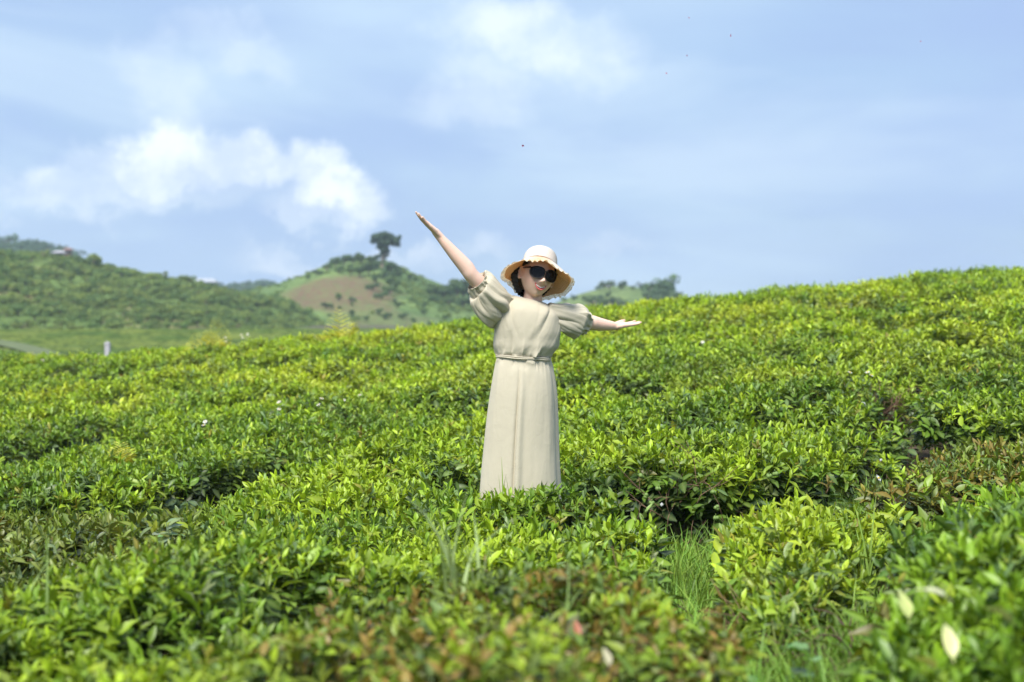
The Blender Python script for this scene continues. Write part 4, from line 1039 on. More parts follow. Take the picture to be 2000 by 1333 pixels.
# ------------------------------------------------------------------ tea fruit, tea flowers, faded leaves and bare twigs (parts of their hedges)
M_FRUIT = mat_plain('green_fruit', (.16, .24, .06), .5, .2, 60)
def small_parts():
    rs = np.random.default_rng(3)
    g = Geo()
    for a in (0, 2.1, 4.2):
        c = np.array([math.cos(a), math.sin(a), 0]) * .0055
        n = 8; rings = [np.stack([c[0] + .0095 * math.sin(t) * np.cos(np.arange(n) * 2 * np.pi / n), c[1] + .0095 * math.sin(t) * np.sin(np.arange(n) * 2 * np.pi / n), np.full(n, .0095 * math.cos(t))], 1) for t in np.linspace(.05, 3.1, 7)]
        v, f = loft(rings, True, True); g.add(v, f)
    v, f = tube([(0, 0, .008), (.001, 0, .02)], [.002, .0015], 5); g.add(v, f)
    fm = g.mesh('fruit', M_FRUIT)
    def add(h, name, me, px, py, Y, s, rot=None, lift=0.0):
        p = at(px, py, Y); r = ROOT[h]; return obj(name, me, r, (p.x - r.location.x, p.y - r.location.y, p.z - r.location.z + lift), rot or (rs.normal(0, .4), rs.normal(0, .4), rs.uniform(0, 6)), (s, s, s))
    for px, py in ((1262, 969), (1273, 983), (1252, 930), (1400, 992), (1393, 962), (1398, 1012), (1502, 930), (1140, 948), (1515, 926), (1285, 955)):
        Y = uncanopy(px, 965)[1] + .10; add(6, 'fruit', fm, px, py, Y - .03, 1.15)
    fb = new_mesh('tea_flower', *petal_ball(), M_PETAL)
    for h, px, py, s in ((3, 1292, 990, 1.0), (3, 265, 1010, 1.0), (3, 198, 1030, .9), (1, 875, 1300, 1.3), (4, 1720, 902, .9), (1, 596, 1080, .8)):
        x, y = uncanopy(px, py + 6); add(h if h in ROOT else 3, 'tea_flower', fb, px, py, y, s)
    # faded, pale leaves lying on the near hedges
    pale = [(2, 1852, 1168, 2.7, (.58, .58, .36), 1.3, .5), (2, 1826, 1305, 2.75, (.62, .62, .30), 2.2, .55), (2, 1862, 1285, 2.7, (.60, .60, .28), .1, 1.0), (2, 1975, 1215, 2.65, (.42, .46, .26), 1.9, .6), (2, 1775, 1210, 3.0, (.40, .44, .16), .2, 1.0), (1, 1190, 1300, 2.75, (.45, .40, .28), .4, 1.1),
            (1, 1292, 1310, 2.7, (.30, .36, .10), 2.6, .4), (1, 1130, 1245, 3.0, (.48, .13, .10), .3, 1.1), (3, 350, 1080, 4.6, (.34, .40, .26), 1.2, .5), (4, 1690, 790, 8.4, (.34, .34, .36), .6, .6)]
    for h, px, py, Y, c, az, el in pale:
        o = add(h, 'leaf', LEAVES[rs.integers(0, 6)], px, py, Y, .8 if h == 2 else .45, tuple((Matrix.Rotation(az, 3, 'Z') @ Matrix.Rotation(el, 3, 'X')).to_euler()))
        o['col'] = list(c); o['label'] = 'pale faded leaf' if c[2] > .14 and c[0] > .3 else 'tinted leaf'
    # thickets of bare twigs
    def twigs(h, px, py, n, rad, hgt, seed):
        r = ROOT[h]; x, y = uncanopy(px, py); rs2 = np.random.default_rng(seed); g = Geo()
        for _ in range(n):
            a = np.array([x + rs2.normal(0, rad), y + rs2.normal(0, rad * .5), 0]); a[2] = float(samp(CAN, a[:1], a[1:2])[0]) - hgt * .8 + rs2.normal(0, .03)
            d = np.array([rs2.normal(0, .5), rs2.normal(0, .5), rs2.uniform(.3, 1.0)]); d /= np.linalg.norm(d); L = hgt * rs2.uniform(.5, 1.2)
            pts = [a, a + d * L * .5 + rs2.normal(0, .012, 3), a + d * L + rs2.normal(0, .02, 3)]; v, f = tube(pts, [.0032, .0024, .0013], 4); g.add(v, f)
            for _ in range(2):
                b = pts[1] + (pts[2] - pts[1]) * rs2.random(); e = b + (d + rs2.normal(0, .7, 3)) * L * .4; v, f = tube([b, (b + e) / 2 + rs2.normal(0, .006, 3), e], [.0018, .0014, .0009], 4); g.add(v, f)
        me = new_mesh('bare_twigs', g.verts() - np.array(r.location), g.f, M_TWIG); o = obj('bare_twigs', me, r); o['kind'] = 'stuff'; o['label'] = 'brown bare twigs'
    twigs(8, 1700, 752, 150, .26, .20, 1); twigs(8, 1620, 756, 60, .16, .16, 2); twigs(4, 1435, 1070, 80, .10, .16, 3); twigs(4, 1560, 1075, 30, .14, .13, 4); twigs(5, 1740, 905, 60, .14, .14, 5); twigs(8, 1360, 768, 40, .2, .14, 6); twigs(6, 1350, 945, 40, .25, .2, 7); twigs(8, 1215, 760, 30, .12, .14, 8)
def petal_ball():
    g = Geo()
    for k in range(7):
        v, f, _ = leaf_shape(.016, .013, .5, -.9, 3); g.add(place(v, k * .9, R(35 + 25 * (k % 2)), 0, (0, 0, 0)), f)
    return g.verts(), g.f
small_parts()

# ------------------------------------------------------------------ red petals adrift in the air
M_RED = mat_plain('red_petal', (.45, .02, .10), .6, .2, 60, 0, .3, .3)
def petals():
    v, f, _ = leaf_shape(.018, .012, .5, .7, 4); me = new_mesh('petal', v, f, M_RED); rs = np.random.default_rng(8)
    for px, py, Y, s, lab in ((1426, 72, 9.0, 1.0, 'tiny red petal adrift in the sky, brightest of those above right'), (1343, 108, 10.0, .8, 'tiny red petal adrift in the sky, middle of the three above the spread arm'), (1300, 143, 10.0, .8, 'tiny red petal adrift in the sky, lowest of the three above the spread arm'), (1019, 285, 8.0, .9, 'tiny red petal adrift in the sky straight above the hat'), (1797, 82, 11.0, .7, 'tiny dark red petal adrift near the upper right corner'), (1347, 35, 11.0, .6, 'tiny dark red petal adrift at the top of the sky')):
        o = obj('petal', me, None, at(px, py, Y), (rs.uniform(0, 6), rs.uniform(0, 6), rs.uniform(0, 6)), (s, s, s)); tag(o, lab, 'petal', 'red petals adrift in the sky')
petals()
# ================================================================== THE WOMAN
PPM = F / WY                                        # photograph pixels per metre where she stands
WZ = float(ground(WX, WY))
PY0 = 610 + (CAMZ - WZ) * PPM + 0.0                 # pixel row of the soil under her
def PX(px): return (px - 1000) / PPM - WX
def PZ(py):
    return float(at(1000, py, WY).z) - WZ
def PP(px, py, y=0.0): return np.array([PX(px), y, PZ(py)])
def mat_skin():
    m, t, out = mat_new('skin')
    g = t.n('ShaderNodeTexCoord').outputs['Object']
    n = t.noise(g, 26, 4, .6).outputs[0]
    bl = t.n('ShaderNodeAttribute', attribute_type='GEOMETRY', attribute_name='blush').outputs['Fac']
    c = t.mix(n, (.72, .475, .365), (.80, .55, .435)); c = t.mix(t.math('MULTIPLY', bl, .55), c, (.76, .33, .27))
    b = t.n('ShaderNodeBsdfPrincipled', inp={'Base Color': c, 'Roughness': .55, 'Specular IOR Level': .3, 'Subsurface Weight': .12, 'Subsurface Scale': .02})
    b.inputs['Subsurface Radius'].default_value = (1.0, .35, .2)
    t.l(b.outputs[0], out.inputs[0]); return m
def mat_cloth():
    m, t, out = mat_new('khaki_cotton')
    tc = t.n('ShaderNodeTexCoord').outputs['Object']
    n = t.noise(tc, 5, 4, .6).outputs[0]
    w1 = t.n('ShaderNodeTexWave', inp={'Vector': tc, 'Scale': 260.0}, wave_type='BANDS', bands_direction='X').outputs['Fac']
    w2 = t.n('ShaderNodeTexWave', inp={'Vector': tc, 'Scale': 260.0}, wave_type='BANDS', bands_direction='Z').outputs['Fac']
    c = t.mix(n, (.535, .48, .36), (.60, .54, .41))
    n3 = t.noise(tc, 16, 5, .65, .6).outputs[0]
    hgt = t.math('ADD', t.math('MULTIPLY', t.math('ADD', w1, w2), .02), t.math('MULTIPLY', n3, .6))
    bu = t.n('ShaderNodeBump', inp={'Strength': .4, 'Distance': .012, 'Height': hgt})
    b = t.n('ShaderNodeBsdfPrincipled', inp={'Base Color': c, 'Roughness': .82, 'Specular IOR Level': .2, 'Sheen Weight': .15})
    t.l(bu.outputs[0], b.inputs['Normal'])
    tr = t.n('ShaderNodeBsdfTranslucent', inp={'Color': c}); mx = t.n('ShaderNodeMixShader', inp={0: .08}); t.l(b.outputs[0], mx.inputs[1]); t.l(tr.outputs[0], mx.inputs[2])
    t.l(mx.outputs[0], out.inputs[0]); return m
M_SKIN = mat_skin(); M_CLOTH = mat_cloth()
M_HAIR = mat_plain('black_hair', (.010, .008, .008), .45, .4, 60, .4, .3)
M_LENS = mat_plain('dark_lens', (.004, .004, .005), .22, .1, 3, 0, .16)
M_FRAME = mat_plain('black_frame', (.006, .006, .006), .3, .1, 3, 0, .25)
M_LIP = mat_plain('lips', (.58, .13, .12), .35, .12, 40, 0, .5)
M_TEETH = mat_plain('teeth', (.80, .76, .70), .25, .05, 40, 0, .5)
M_MOUTH = mat_plain('mouth_inside', (.10, .02, .02), .6, .1, 40)
def mat_straw(name, col, trans):
    m, t, out = mat_new(name)
    tc = t.n('ShaderNodeTexCoord').outputs['Object']
    n = t.noise(tc, 90, 3, .6).outputs[0]
    c = t.mix(n, tuple(x * .85 for x in col), tuple(min(1, x * 1.12) for x in col))
    b = t.n('ShaderNodeBsdfPrincipled', inp={'Base Color': c, 'Roughness': .7, 'Specular IOR Level': .25})
    bu = t.n('ShaderNodeBump', inp={'Strength': .3, 'Distance': .003, 'Height': n}); t.l(bu.outputs[0], b.inputs['Normal'])
    ct = t.mix(1.0, c, (1.0, .66, .36), 'MULTIPLY')
    tr = t.n('ShaderNodeBsdfTranslucent', inp={'Color': ct}); mx = t.n('ShaderNodeMixShader', inp={0: trans}); t.l(b.outputs[0], mx.inputs[1]); t.l(tr.outputs[0], mx.inputs[2])
    t.l(mx.outputs[0], out.inputs[0]); return m
M_STRAW = mat_straw('cream_straw', (.82, .74, .64), .25)
M_BRIM_GLOW = mat_straw('brim_straw_glow', (.95, .73, .47), .40)  # underside straw, with the orange glow of light through the brim painted in
M_LACE = mat_straw('cream_lace', (.84, .78, .60), .35)

PERSON = empty('person', (WX, WY, WZ), 'person in a khaki midi dress, straw sun hat and sunglasses, arms spread wide', 'person')

# ---- head, in its own axes: x to the viewer's right, -y to the front, z up; eyes at z = 0
HS = 1.06
HM = Matrix.Rotation(R(16), 3, 'Y') @ Matrix.Rotation(R(17), 3, 'Z') @ Matrix.Rotation(R(-7), 3, 'X')
HMn = np.array(HM)
HC0 = PP(1062.4, 535.5) - HMn @ np.array([0, -.098, 0]) * HS
HC0[1] = 0.0
# the hat sits on the skull, so its axes come first
HATM = np.array(Matrix.Rotation(R(9), 3, 'Y') @ Matrix.Rotation(R(-32), 3, 'X'))
HATC = PP(1054, 518, -.002)
CROWN = [(.0925, -.012), (.092, .0), (.0905, .018), (.0885, .035), (.084, .049), (.076, .061), (.064, .070), (.047, .076), (.026, .079), (.004, .080)]
def under_hat(v, gap=.006):
    """press whatever is inside the crown under its straw"""
    q = (np.asarray(v, float) - HATC) @ HATM; cr = np.array(CROWN)
    q[:, 2] = np.where(q[:, 2] > .03, .03 + (q[:, 2] - .03) * .62, q[:, 2])
    lim = np.interp(q[:, 2], cr[:, 1], cr[:, 0]) - gap
    ang = np.arctan2(q[:, 1] / 1.08, q[:, 0] / .95); rad = np.hypot(q[:, 1] / 1.08, q[:, 0] / .95)
    k = sstep(q[:, 2], -.035, -.012); r2 = rad * (1 - k) + np.minimum(rad, lim) * k
    q[:, 0], q[:, 1] = r2 * np.cos(ang) * .95, r2 * np.sin(ang) * 1.08
    return q @ HATM.T + HATC
def head_tf(v): return np.asarray(v, float) @ HMn.T * HS + HC0
def gauss(x, z, cx, cz, sx, sz): return np.exp(-((x - cx) / sx) ** 2 - ((z - cz) / sz) ** 2)
def head_shape(nu=72, nv=56, grow=0.0):
    th = np.linspace(0, np.pi, nv); ph = np.arange(nu) * 2 * np.pi / nu
    T, Ph = np.meshgrid(th, ph, indexing='ij')
    n = np.stack([np.sin(T) * np.sin(Ph), -np.sin(T) * np.cos(Ph), np.cos(T)], -1)
    x, y, z = n[..., 0] * .074, n[..., 1] * .094, n[..., 2] * .112
    z = z + .003
    low = np.clip(-z / .112, 0, 1)
    x = x * (1 - .17 * low ** 2.4) * (1 + .05 * np.exp(-((z + .02) / .04) ** 2))
    front = sstep(-y, -.01, .05)
    y = np.where(y > 0, y * (1 - .32 * low), y)
    y = y - front * low * .010
    y = np.where(y < -.088, -.088 + (y + .088) * .6, y)
    y = y - front * (.030 * gauss(x, z, 0, -.037, .0125, .014) + .012 * gauss(x, z, 0, -.016, .008, .026) + .012 * gauss(x, z, .0145, -.042, .008, .009) + .012 * gauss(x, z, -.0145, -.042, .008, .009))
    y = y - front * (.008 * gauss(x, z, .040, -.036, .022, .022) + .008 * gauss(x, z, -.040, -.036, .022, .022))
    y = y + front * .007 * (gauss(x, z, .031, .002, .017, .012) + gauss(x, z, -.031, .002, .017, .012))
    y = y - front * (.006 * gauss(x, z, 0, -.064, .026, .014) + .009 * gauss(x, z, 0, -.098, .020, .014))
    z = z - .004 * front * gauss(x, z, 0, -.105, .022, .02)
    v = np.stack([x, y, z], -1)
    if grow: v = v + n * grow
    return v.reshape(-1, 3), nu, nv, n.reshape(-1, 3)
def head_faces(nu, nv):
    return [(i * nu + j, (i + 1) * nu + j, (i + 1) * nu + (j + 1) % nu, i * nu + (j + 1) % nu) for i in range(nv - 1) for j in range(nu)]
HV, HNU, HNV, HN = head_shape()
def face_y(x, z):
    m = HV[:, 1] < -.02; d = (HV[m, 0] - x) ** 2 + (HV[m, 2] - z) ** 2; k = np.argsort(d)[:4]; w = 1 / (d[k] + 1e-7); return float((HV[m, 1][k] * w).sum() / w.sum())

# ---- body: every piece below is fused into one continuous skin
def capsule(g, a, b, ra, rb, n=12, k=4):
    a, b = np.array(a, float), np.array(b, float); d = b - a; L = np.linalg.norm(d) + 1e-9; d = d / L
    pts, rad = [], []
    for i in range(k): s = math.pi / 2 * (1 - i / k); pts.append(a - d * ra * math.sin(s)); rad.append(max(ra * math.cos(s), 1e-4))
    for i in range(3): u = i / 2; pts.append(a + (b - a) * u); rad.append(ra + (rb - ra) * u)
    for i in range(1, k + 1): s = math.pi / 2 * i / k; pts.append(b + d * rb * math.sin(s)); rad.append(max(rb * math.cos(s), 1e-4))
    v, f = tube(pts, rad, n); g.add(v, f)
def limb(g, pts, rad, n=16, m=24):
    P = catmull(pts, m); r = np.interp(np.linspace(0, len(pts) - 1, m), range(len(rad)), rad)
    v, f = tube(P, r, n); g.add(v, f)
def hand(g, wrist, d, palm, side, curl=.12, spread=.10, s=1.0):
    """palm, four unequal fingers with knuckles and a thumb from the side of the palm"""
    d = np.array(d, float); d /= np.linalg.norm(d); palm = np.array(palm, float); palm -= d * palm.dot(d); palm /= np.linalg.norm(palm)
    sd = np.cross(d, palm); sd = sd if sd.dot(np.array(side)) > 0 else -sd
    w = np.array(wrist, float); pt = lambda a, b, c: w + s * (d * a + sd * b + palm * c)
    kn = [(.084, .026, 0), (.088, .009, -.002), (.084, -.009, 0), (.076, -.025, .002)]
    Ls = [(.036, .022, .018), (.040, .026, .019), (.037, .024, .019), (.028, .018, .017)]
    for i, (a, b, c) in enumerate(kn):
        capsule(g, pt(-.004, b * .62, 0), pt(a, b, c), s * .0125, s * .0098)
        capsule(g, pt(.03, b * .8, .004), pt(a * .95, b, c + .001), s * .011, s * .0095)
        ang = curl * .5; p = np.array(pt(a, b, c)); sp = spread * (1.5 - i) / 1.5
        for q, L in enumerate(Ls[i]):
            dirv = d * math.cos(ang) + palm * math.sin(ang) + sd * sp; dirv /= np.linalg.norm(dirv); e = p + dirv * L * s
            capsule(g, p, e, s * (.0088 - .0009 * q), s * (.0082 - .0011 * q), 10); p = e; ang += curl
    capsule(g, pt(.008, .014, .006), pt(.045, .032, .010), s * .016, s * .0125)
    capsule(g, pt(.045, .032, .010), pt(.074, .046, .012), s * .0115, s * .0098); capsule(g, pt(.074, .046, .012), pt(.098, .053, .011), s * .0095, s * .0075)
SH_R, EL_R, WR_R = PP(984, 601, .0), PP(924, 541, -.10), PP(858.5, 462, -.13)
SH_L, EL_L, WR_L = PP(1086, 616, .0), PP(1147, 631, .09), PP(1208, 638.5, .17)
def body():
    g = Geo()
    g.add(under_hat(head_tf(HV), .008), head_faces(HNU, HNV))
    for sx in (-1, 1):                                                     # ears
        for q in range(7):
            a = -1.9 + q * .62; b = a + .62
            e = lambda a: head_tf([(sx * (.0815 + .007 * math.cos(a)), .002 + .013 * math.cos(a), -.010 + .028 * math.sin(a))])[0]
            capsule(g, e(a), e(b), .0064, .0064, 8, 3)
        capsule(g, head_tf([(sx * .074, .006, .004)])[0], head_tf([(sx * .074, .004, -.034)])[0], .0075, .006, 8, 3)
    limb(g, [PP(1030, 622, .015), PP(1034, 605, .012), PP(1040, 585, .012), head_tf([(0, .012, -.06)])[0]], [.062, .052, .047, .046], 20)
    def tors(px, py, y, a, b): 
        th = np.arange(28) * 2 * np.pi / 28; c = PP(px, py, y); return np.stack([c[0] + a * np.cos(th), c[1] + b * np.sin(th), np.full(28, c[2])], 1)
    v, f = loft([tors(1025, 870, .02, .12, .08), tors(1024, 830, .02, .145, .095), tors(1023, 770, .02, .135, .09), tors(1022, 700, .015, .11, .08), tors(1024, 660, .01, .118, .085), tors(1028, 630, .005, .12, .085), tors(1031, 612, .005, .105, .07), tors(1032, 603, .005, .07, .05)], True, True); g.add(v, f)
    limb(g, [PP(1020, 612, .01), SH_R, (SH_R + EL_R) / 2 + np.array([.006, 0, -.006]), EL_R, EL_R * .80 + WR_R * .20 + np.array([.003, 0, .003]), EL_R * .5 + WR_R * .5 + np.array([.002, 0, .001]), WR_R * .9 + EL_R * .1, WR_R + (WR_R - EL_R) * .10], [.045, .050, .0455, .0368, .0385, .0325, .0218, .0190], 18, 48)
    limb(g, [PP(1050, 615, .01), SH_L, (SH_L + EL_L) / 2, EL_L, EL_L * .80 + WR_L * .20 + np.array([0, 0, .003]), EL_L * .5 + WR_L * .5, WR_L * .92 + EL_L * .08, WR_L + (WR_L - EL_L) * .10], [.036, .038, .040, .0365, .0390, .0330, .0225, .0190], 18, 48)
    hand(g, WR_R, PP(813, 419, -.20) - WR_R, (.70, .12, .70), (.1, 1, .2), .10, .05, .93)
    hand(g, WR_L, PP(1249, 633, .235) - WR_L, (-.06, -.25, 1), (-.3, 1, .2), .05, .12, .93)
    for px, sgn in ((1003, -1), (1046, 1)):                                # legs and feet under the skirt
        limb(g, [PP(px + 3, 850, .02), PP(px, 930, .0), PP(px - sgn * 2, 1010, .02), np.array([PX(px), .03, .10]), np.array([PX(px), .03, .045])], [.075, .062, .050, .032, .034], 16)
        limb(g, [np.array([PX(px), .055, .03]), np.array([PX(px) + sgn * .01, -.04, .035]), np.array([PX(px) + sgn * .02, -.14, .022])], [.030, .034, .022], 12)
    me = new_mesh('body_raw', g.verts(), g.f); tmp = obj('body_raw', me)
    md = tmp.modifiers.new('fuse', 'REMESH'); md.mode = 'VOXEL'; md.voxel_size = .0040; md.use_smooth_shade = True
    sm = tmp.modifiers.new('soften', 'SMOOTH'); sm.factor = .5; sm.iterations = 3
    dg = bpy.context.evaluated_depsgraph_get(); ev = tmp.evaluated_get(dg)
    nm = bpy.data.meshes.new_from_object(ev); nm.name = 'body'
    bpy.data.objects.remove(tmp); bpy.data.meshes.remove(me)
    nm.materials.clear(); nm.materials.append(M_SKIN); nm.polygons.foreach_set('use_smooth', np.ones(len(nm.polygons), bool))
    co = np.empty(len(nm.vertices) * 3, np.float32); nm.vertices.foreach_get('co', co); co = co.reshape(-1, 3)
    lc = (co - HC0) @ HMn / HS                                             # back into head axes
    bl = np.exp(-((np.abs(lc[:, 0]) - .042) / .02) ** 2 - ((lc[:, 2] + .042) / .018) ** 2) * (lc[:, 1] < -.03) * .6
    bl += np.exp(-((np.abs(lc[:, 0]) - .08) / .012) ** 2 - (lc[:, 2] / .04) ** 2) * .5
    fattr(nm, 'blush', np.where(np.linalg.norm(lc, axis=1) < .16, bl, 0))
    return obj('body', nm, PERSON)
BODY = body()

def head_part(name, v, f, mat, parent=PERSON): return part(name, head_tf(v), f, mat, parent)
# ---- hair: drawn back over the skull, fuller behind the ears
def hair():
    v, nu, nv, n = head_shape(96, 72, .010)
    x, y, z = v[:, 0], v[:, 1], v[:, 2]
    ax = np.clip(np.abs(x) / .074, 0, 1)
    line = .100 - .075 * ax ** 4                                           # hairline: high over the forehead, down at the temples
    keepv = np.where(y < .004, z > line, z > -.095)
    keepv &= ~((y < .005) & (z < .022))                                    # ears stay free
    full = sstep(y, -.005, .035) * sstep(-z, -.05, .01)
    full = full * np.where(x > .02, .25, 1.0)
    v = v + n * (full * .026)[:, None]; v[:, 0] *= 1 + .12 * full
    strand = .0025 * np.sin(np.arctan2(n[:, 0], n[:, 2]) * 46 + 3 * fbm(x * 40, z * 40, 1.0, 3))
    v = v + n * strand[:, None]
    f = [q for q in head_faces(nu, nv) if all(keepv[i] for i in q)]
    o = part('hair', under_hat(head_tf(v), .003), f, M_HAIR, PERSON)
    for sx in (-1, 1):                                                     # locks combed from the temple over the top of the ear
        g = Geo()
        for q in range(5):
            a = np.array([sx * (.056 - .004 * q), -.062 + .008 * q, .072 + .002 * q]); b = np.array([sx * .0765, -.026 + .012 * q, .036 + .004 * q]); c = np.array([sx * .0835, .034 + .006 * q, .004 - .005 * q])
            vv, ff = tube(catmull([a, b, c], 9), np.linspace(.005, .004, 9), 6); g.add(vv, ff)
        me = new_mesh('hair_lock', under_hat(head_tf(g.verts()), .003), g.f, M_HAIR); obj('lock', me, o)
hair()
# ---- mouth: smiling lips and a row of teeth
def mouth():
    xs = np.linspace(-.029, .029, 25); u = xs / .029
    zu = -.0575 + .0065 * u ** 2 - .0012 * np.exp(-(u / .12) ** 2); zl = -.0765 + .0255 * np.abs(u) ** 2.2
    zl = np.minimum(zl, zu)
    yb = np.array([face_y(x, .5 * (a + b)) for x, a, b in zip(xs, zu, zl)])
    yb = np.convolve(np.pad(yb, 3, 'edge'), np.ones(7) / 7, 'valid')
    root = head_part('mouth', *loft_strip(xs, yb - .0008, zu, zl), M_MOUTH)
    g = Geo()
    for k in range(8):                                                     # teeth, wide in the middle
        a, b = -.022 + k * .044 / 8 + .0002, -.022 + (k + 1) * .044 / 8 - .0002
        xx = np.linspace(a, b, 4); top = np.interp(xx, xs, zu); bot = top - .0100 * (1 - (np.abs(xx) / .027) ** 2 * .55); bot = np.maximum(bot, np.interp(xx, xs, zl))
        yy = np.interp(xx, xs, yb) - .0022
        v, f = loft_strip(xx, yy, top, bot); g.add(v, f)
    part('teeth', head_tf(g.verts()), g.f, M_TEETH, root)
    for nm, z, r0, dy in (('upper_lip', zu, .0026, .003), ('lower_lip', zl - .0012, .0040, .0032)):
        P = np.stack([xs, yb - dy * (1 - .6 * u ** 2), z], 1); v, f = tube(P, r0 * (1.05 - .75 * np.abs(u) ** 2.2), 10); part(nm, head_tf(v), f, M_LIP, root)
def loft_strip(x, y, zt, zb):
    n = len(x); v = [(x[i], y[i], zt[i]) for i in range(n)] + [(x[i], y[i], zb[i]) for i in range(n)]
    return v, [(i, i + 1, n + i + 1, n + i) for i in range(n - 1)]
mouth()
# ---- sunglasses
def glasses():
    root = None; A = np.arange(40) * 2 * np.pi / 40
    def ring(cx, s, y0):
        ex = .0315 * s * np.sign(np.cos(A)) * np.abs(np.cos(A)) ** .72; ez = .0275 * s * np.sign(np.sin(A)) * np.abs(np.sin(A)) ** .78
        ez = np.where(ez < 0, ez * 1.05, ez * .95); ex = ex * (1 - .10 * (ez < 0) * (-ez / .0275))
        y = y0 + 4.5 * np.abs(ex + cx) ** 2 * 1.6
        return np.stack([ex + cx, y, ez - .003], 1)
    gf = Geo(); lenses = []
    Y0 = -.115
    for cx in (-.0350, .0350):
        o, i_, ob, ib = ring(cx, 1.05, Y0), ring(cx, .92, Y0 - .0005), ring(cx, 1.05, Y0 + .005), ring(cx, .92, Y0 + .005)
        v = np.concatenate([o, i_, ib, ob]); f = []
        for a, b in ((0, 1), (1, 2), (2, 3), (3, 0)):
            f += [(a * 40 + j, a * 40 + (j + 1) % 40, b * 40 + (j + 1) % 40, b * 40 + j) for j in range(40)]
        gf.add(v, f)
        c = ring(cx, .94, Y0 + .001); cen = c.mean(0) + np.array([0, -.002, 0]); half = ring(cx, .5, Y0 - .0004)
        lv = np.concatenate([c, half, [cen]]); lf = [(j, (j + 1) % 40, 40 + (j + 1) % 40, 40 + j) for j in range(40)] + [(40 + j, 40 + (j + 1) % 40, 80) for j in range(40)]
        lenses.append((lv, lf))
    v, f = tube([(-.008, Y0 + .001, .006), (0, Y0 - .001, .008), (.008, Y0 + .001, .006)], .0032, 8); gf.add(v, f)
    root = part('sunglasses', head_tf(gf.verts()), gf.f, M_FRAME, PERSON)
    for lv, lf in lenses: part('lens', head_tf(lv), lf, M_LENS, root)
    for sx in (-1, 1):
        v, f = tube([(sx * .067, Y0 + .036, .014), (sx * .077, -.045, .012), (sx * .079, .0, .012), (sx * .079, .02, .0)], [.0045, .0036, .003, .002], 8); part('temple', head_tf(v), f, M_FRAME, root)
glasses()
# ---- straw hat: domed crown, dipping brim seen from below, ruffled lace edge
def hat():
    def tf(v): return np.asarray(v, float) @ HATM.T + HATC
    N = 180; th = np.arange(N) * 2 * np.pi / N
    prof = CROWN
    t = np.linspace(0, len(prof) - 1, 46); pr = catmull([(a, b, 0) for a, b in prof], 46)
    rings = []
    for k, (r, z, _) in enumerate(pr):
        rr = r * (1 + .010 * np.sin(t[k] * 9.0)) ; rings.append(np.stack([rr * np.cos(th) * .95, rr * np.sin(th) * 1.08, np.full(N, z)], 1))
    v, f = loft(rings, False, True)
    root = part('straw_hat', tf(v), f, M_STRAW, PERSON)
    def brim_pt(u, th, off=0.0):
        fr = np.exp(-((np.mod(th - 1.5 * np.pi + np.pi, 2 * np.pi) - np.pi) / .75) ** 2)          # front lifts
        r = .0865 + (.160 - .0865) * u
        wav = .010 * np.sin(3 * th + .6) + .006 * np.sin(5 * th + 2.0) + .004 * np.sin(8 * th)
        r = r - fr * .045 * u
        z = -.012 - .062 * u ** 1.15 + wav * u ** 1.6 + fr * .010 * u ** 2.0
        return np.stack([r * np.cos(th) * (.98 + .05 * u), r * np.sin(th) * (1.08 - .06 * u), z + off], -1)
    us = np.linspace(0, 1, 78); rings = [brim_pt(u, th, .0021 * np.sin(u * 2 * np.pi * 12)) for u in us]; v, f = loft(rings)
    o = part('brim', tf(v), f, M_BRIM_GLOW, root)
    o.data.materials.append(M_STRAW)
    md = o.modifiers.new('thick', 'SOLIDIFY'); md.thickness = .0022; md.offset = 1; md.material_offset = 1
    # lace ruffle, scalloped, with openings between the threads
    N2 = 420; t2 = np.arange(N2) * 2 * np.pi / N2; rows = []
    e = brim_pt(1.0, t2)
    for q, w in enumerate(np.linspace(0, 1, 7)):
        d = np.stack([np.cos(t2), np.sin(t2), np.zeros(N2)], 1); sc = .75 + .25 * np.abs(np.sin(t2 * 17))
        rows.append(e + d * (w * .021 * sc)[:, None] + np.stack([0 * t2, 0 * t2, .0055 * w * np.sin(t2 * 31 + 1.3 * np.sin(t2 * 7)) - .012 * w], 1))
    v, f = loft(rows); f = [q for i, q in enumerate(f) if not ((i // N2) in (1, 3, 4) and (i % N2) % 4 == (0 if (i // N2) != 3 else 2))]
    part('lace_trim', tf(v), f, M_LACE, root)
hat()
# ---- dress
def folds(th, w, seed, n, amp, lens, wid):
    """irregular creases that start at w = 0 and die out, each with its own place, width and length"""
    rs = np.random.default_rng(seed); o = np.zeros_like(th)
    for i in range(n):
        c, L, sg = rs.uniform(0, 2 * np.pi), rs.uniform(*lens), rs.uniform(*wid); a = amp * rs.uniform(.35, 1.0) * (1 if rs.random() < .5 else -1); sl = rs.normal(0, .35)
        d = np.abs(np.mod(th - c - sl * w + np.pi, 2 * np.pi) - np.pi); ww = sg * (.6 + 1.6 * w / max(L, .05))
        o = o + a * np.exp(-(d / ww) ** 1.2) * (1 - sstep(w, L * .35, L))
    return o
def ring_of(cx, y, cz, a, b, n, tilt=0.0, ex=2.25, fold=None):
    th = np.arange(n) * 2 * np.pi / n; c, s = np.cos(th), np.sin(th)
    x = a * np.sign(c) * np.abs(c) ** (2 / ex); yy = b * np.sign(s) * np.abs(s) ** (2 / ex)
    k = 1.0 if fold is None else 1 + fold(th)
    x, yy = x * k, yy * k
    return np.stack([cx + x * math.cos(tilt), y + yy, cz - x * math.sin(tilt)], 1)
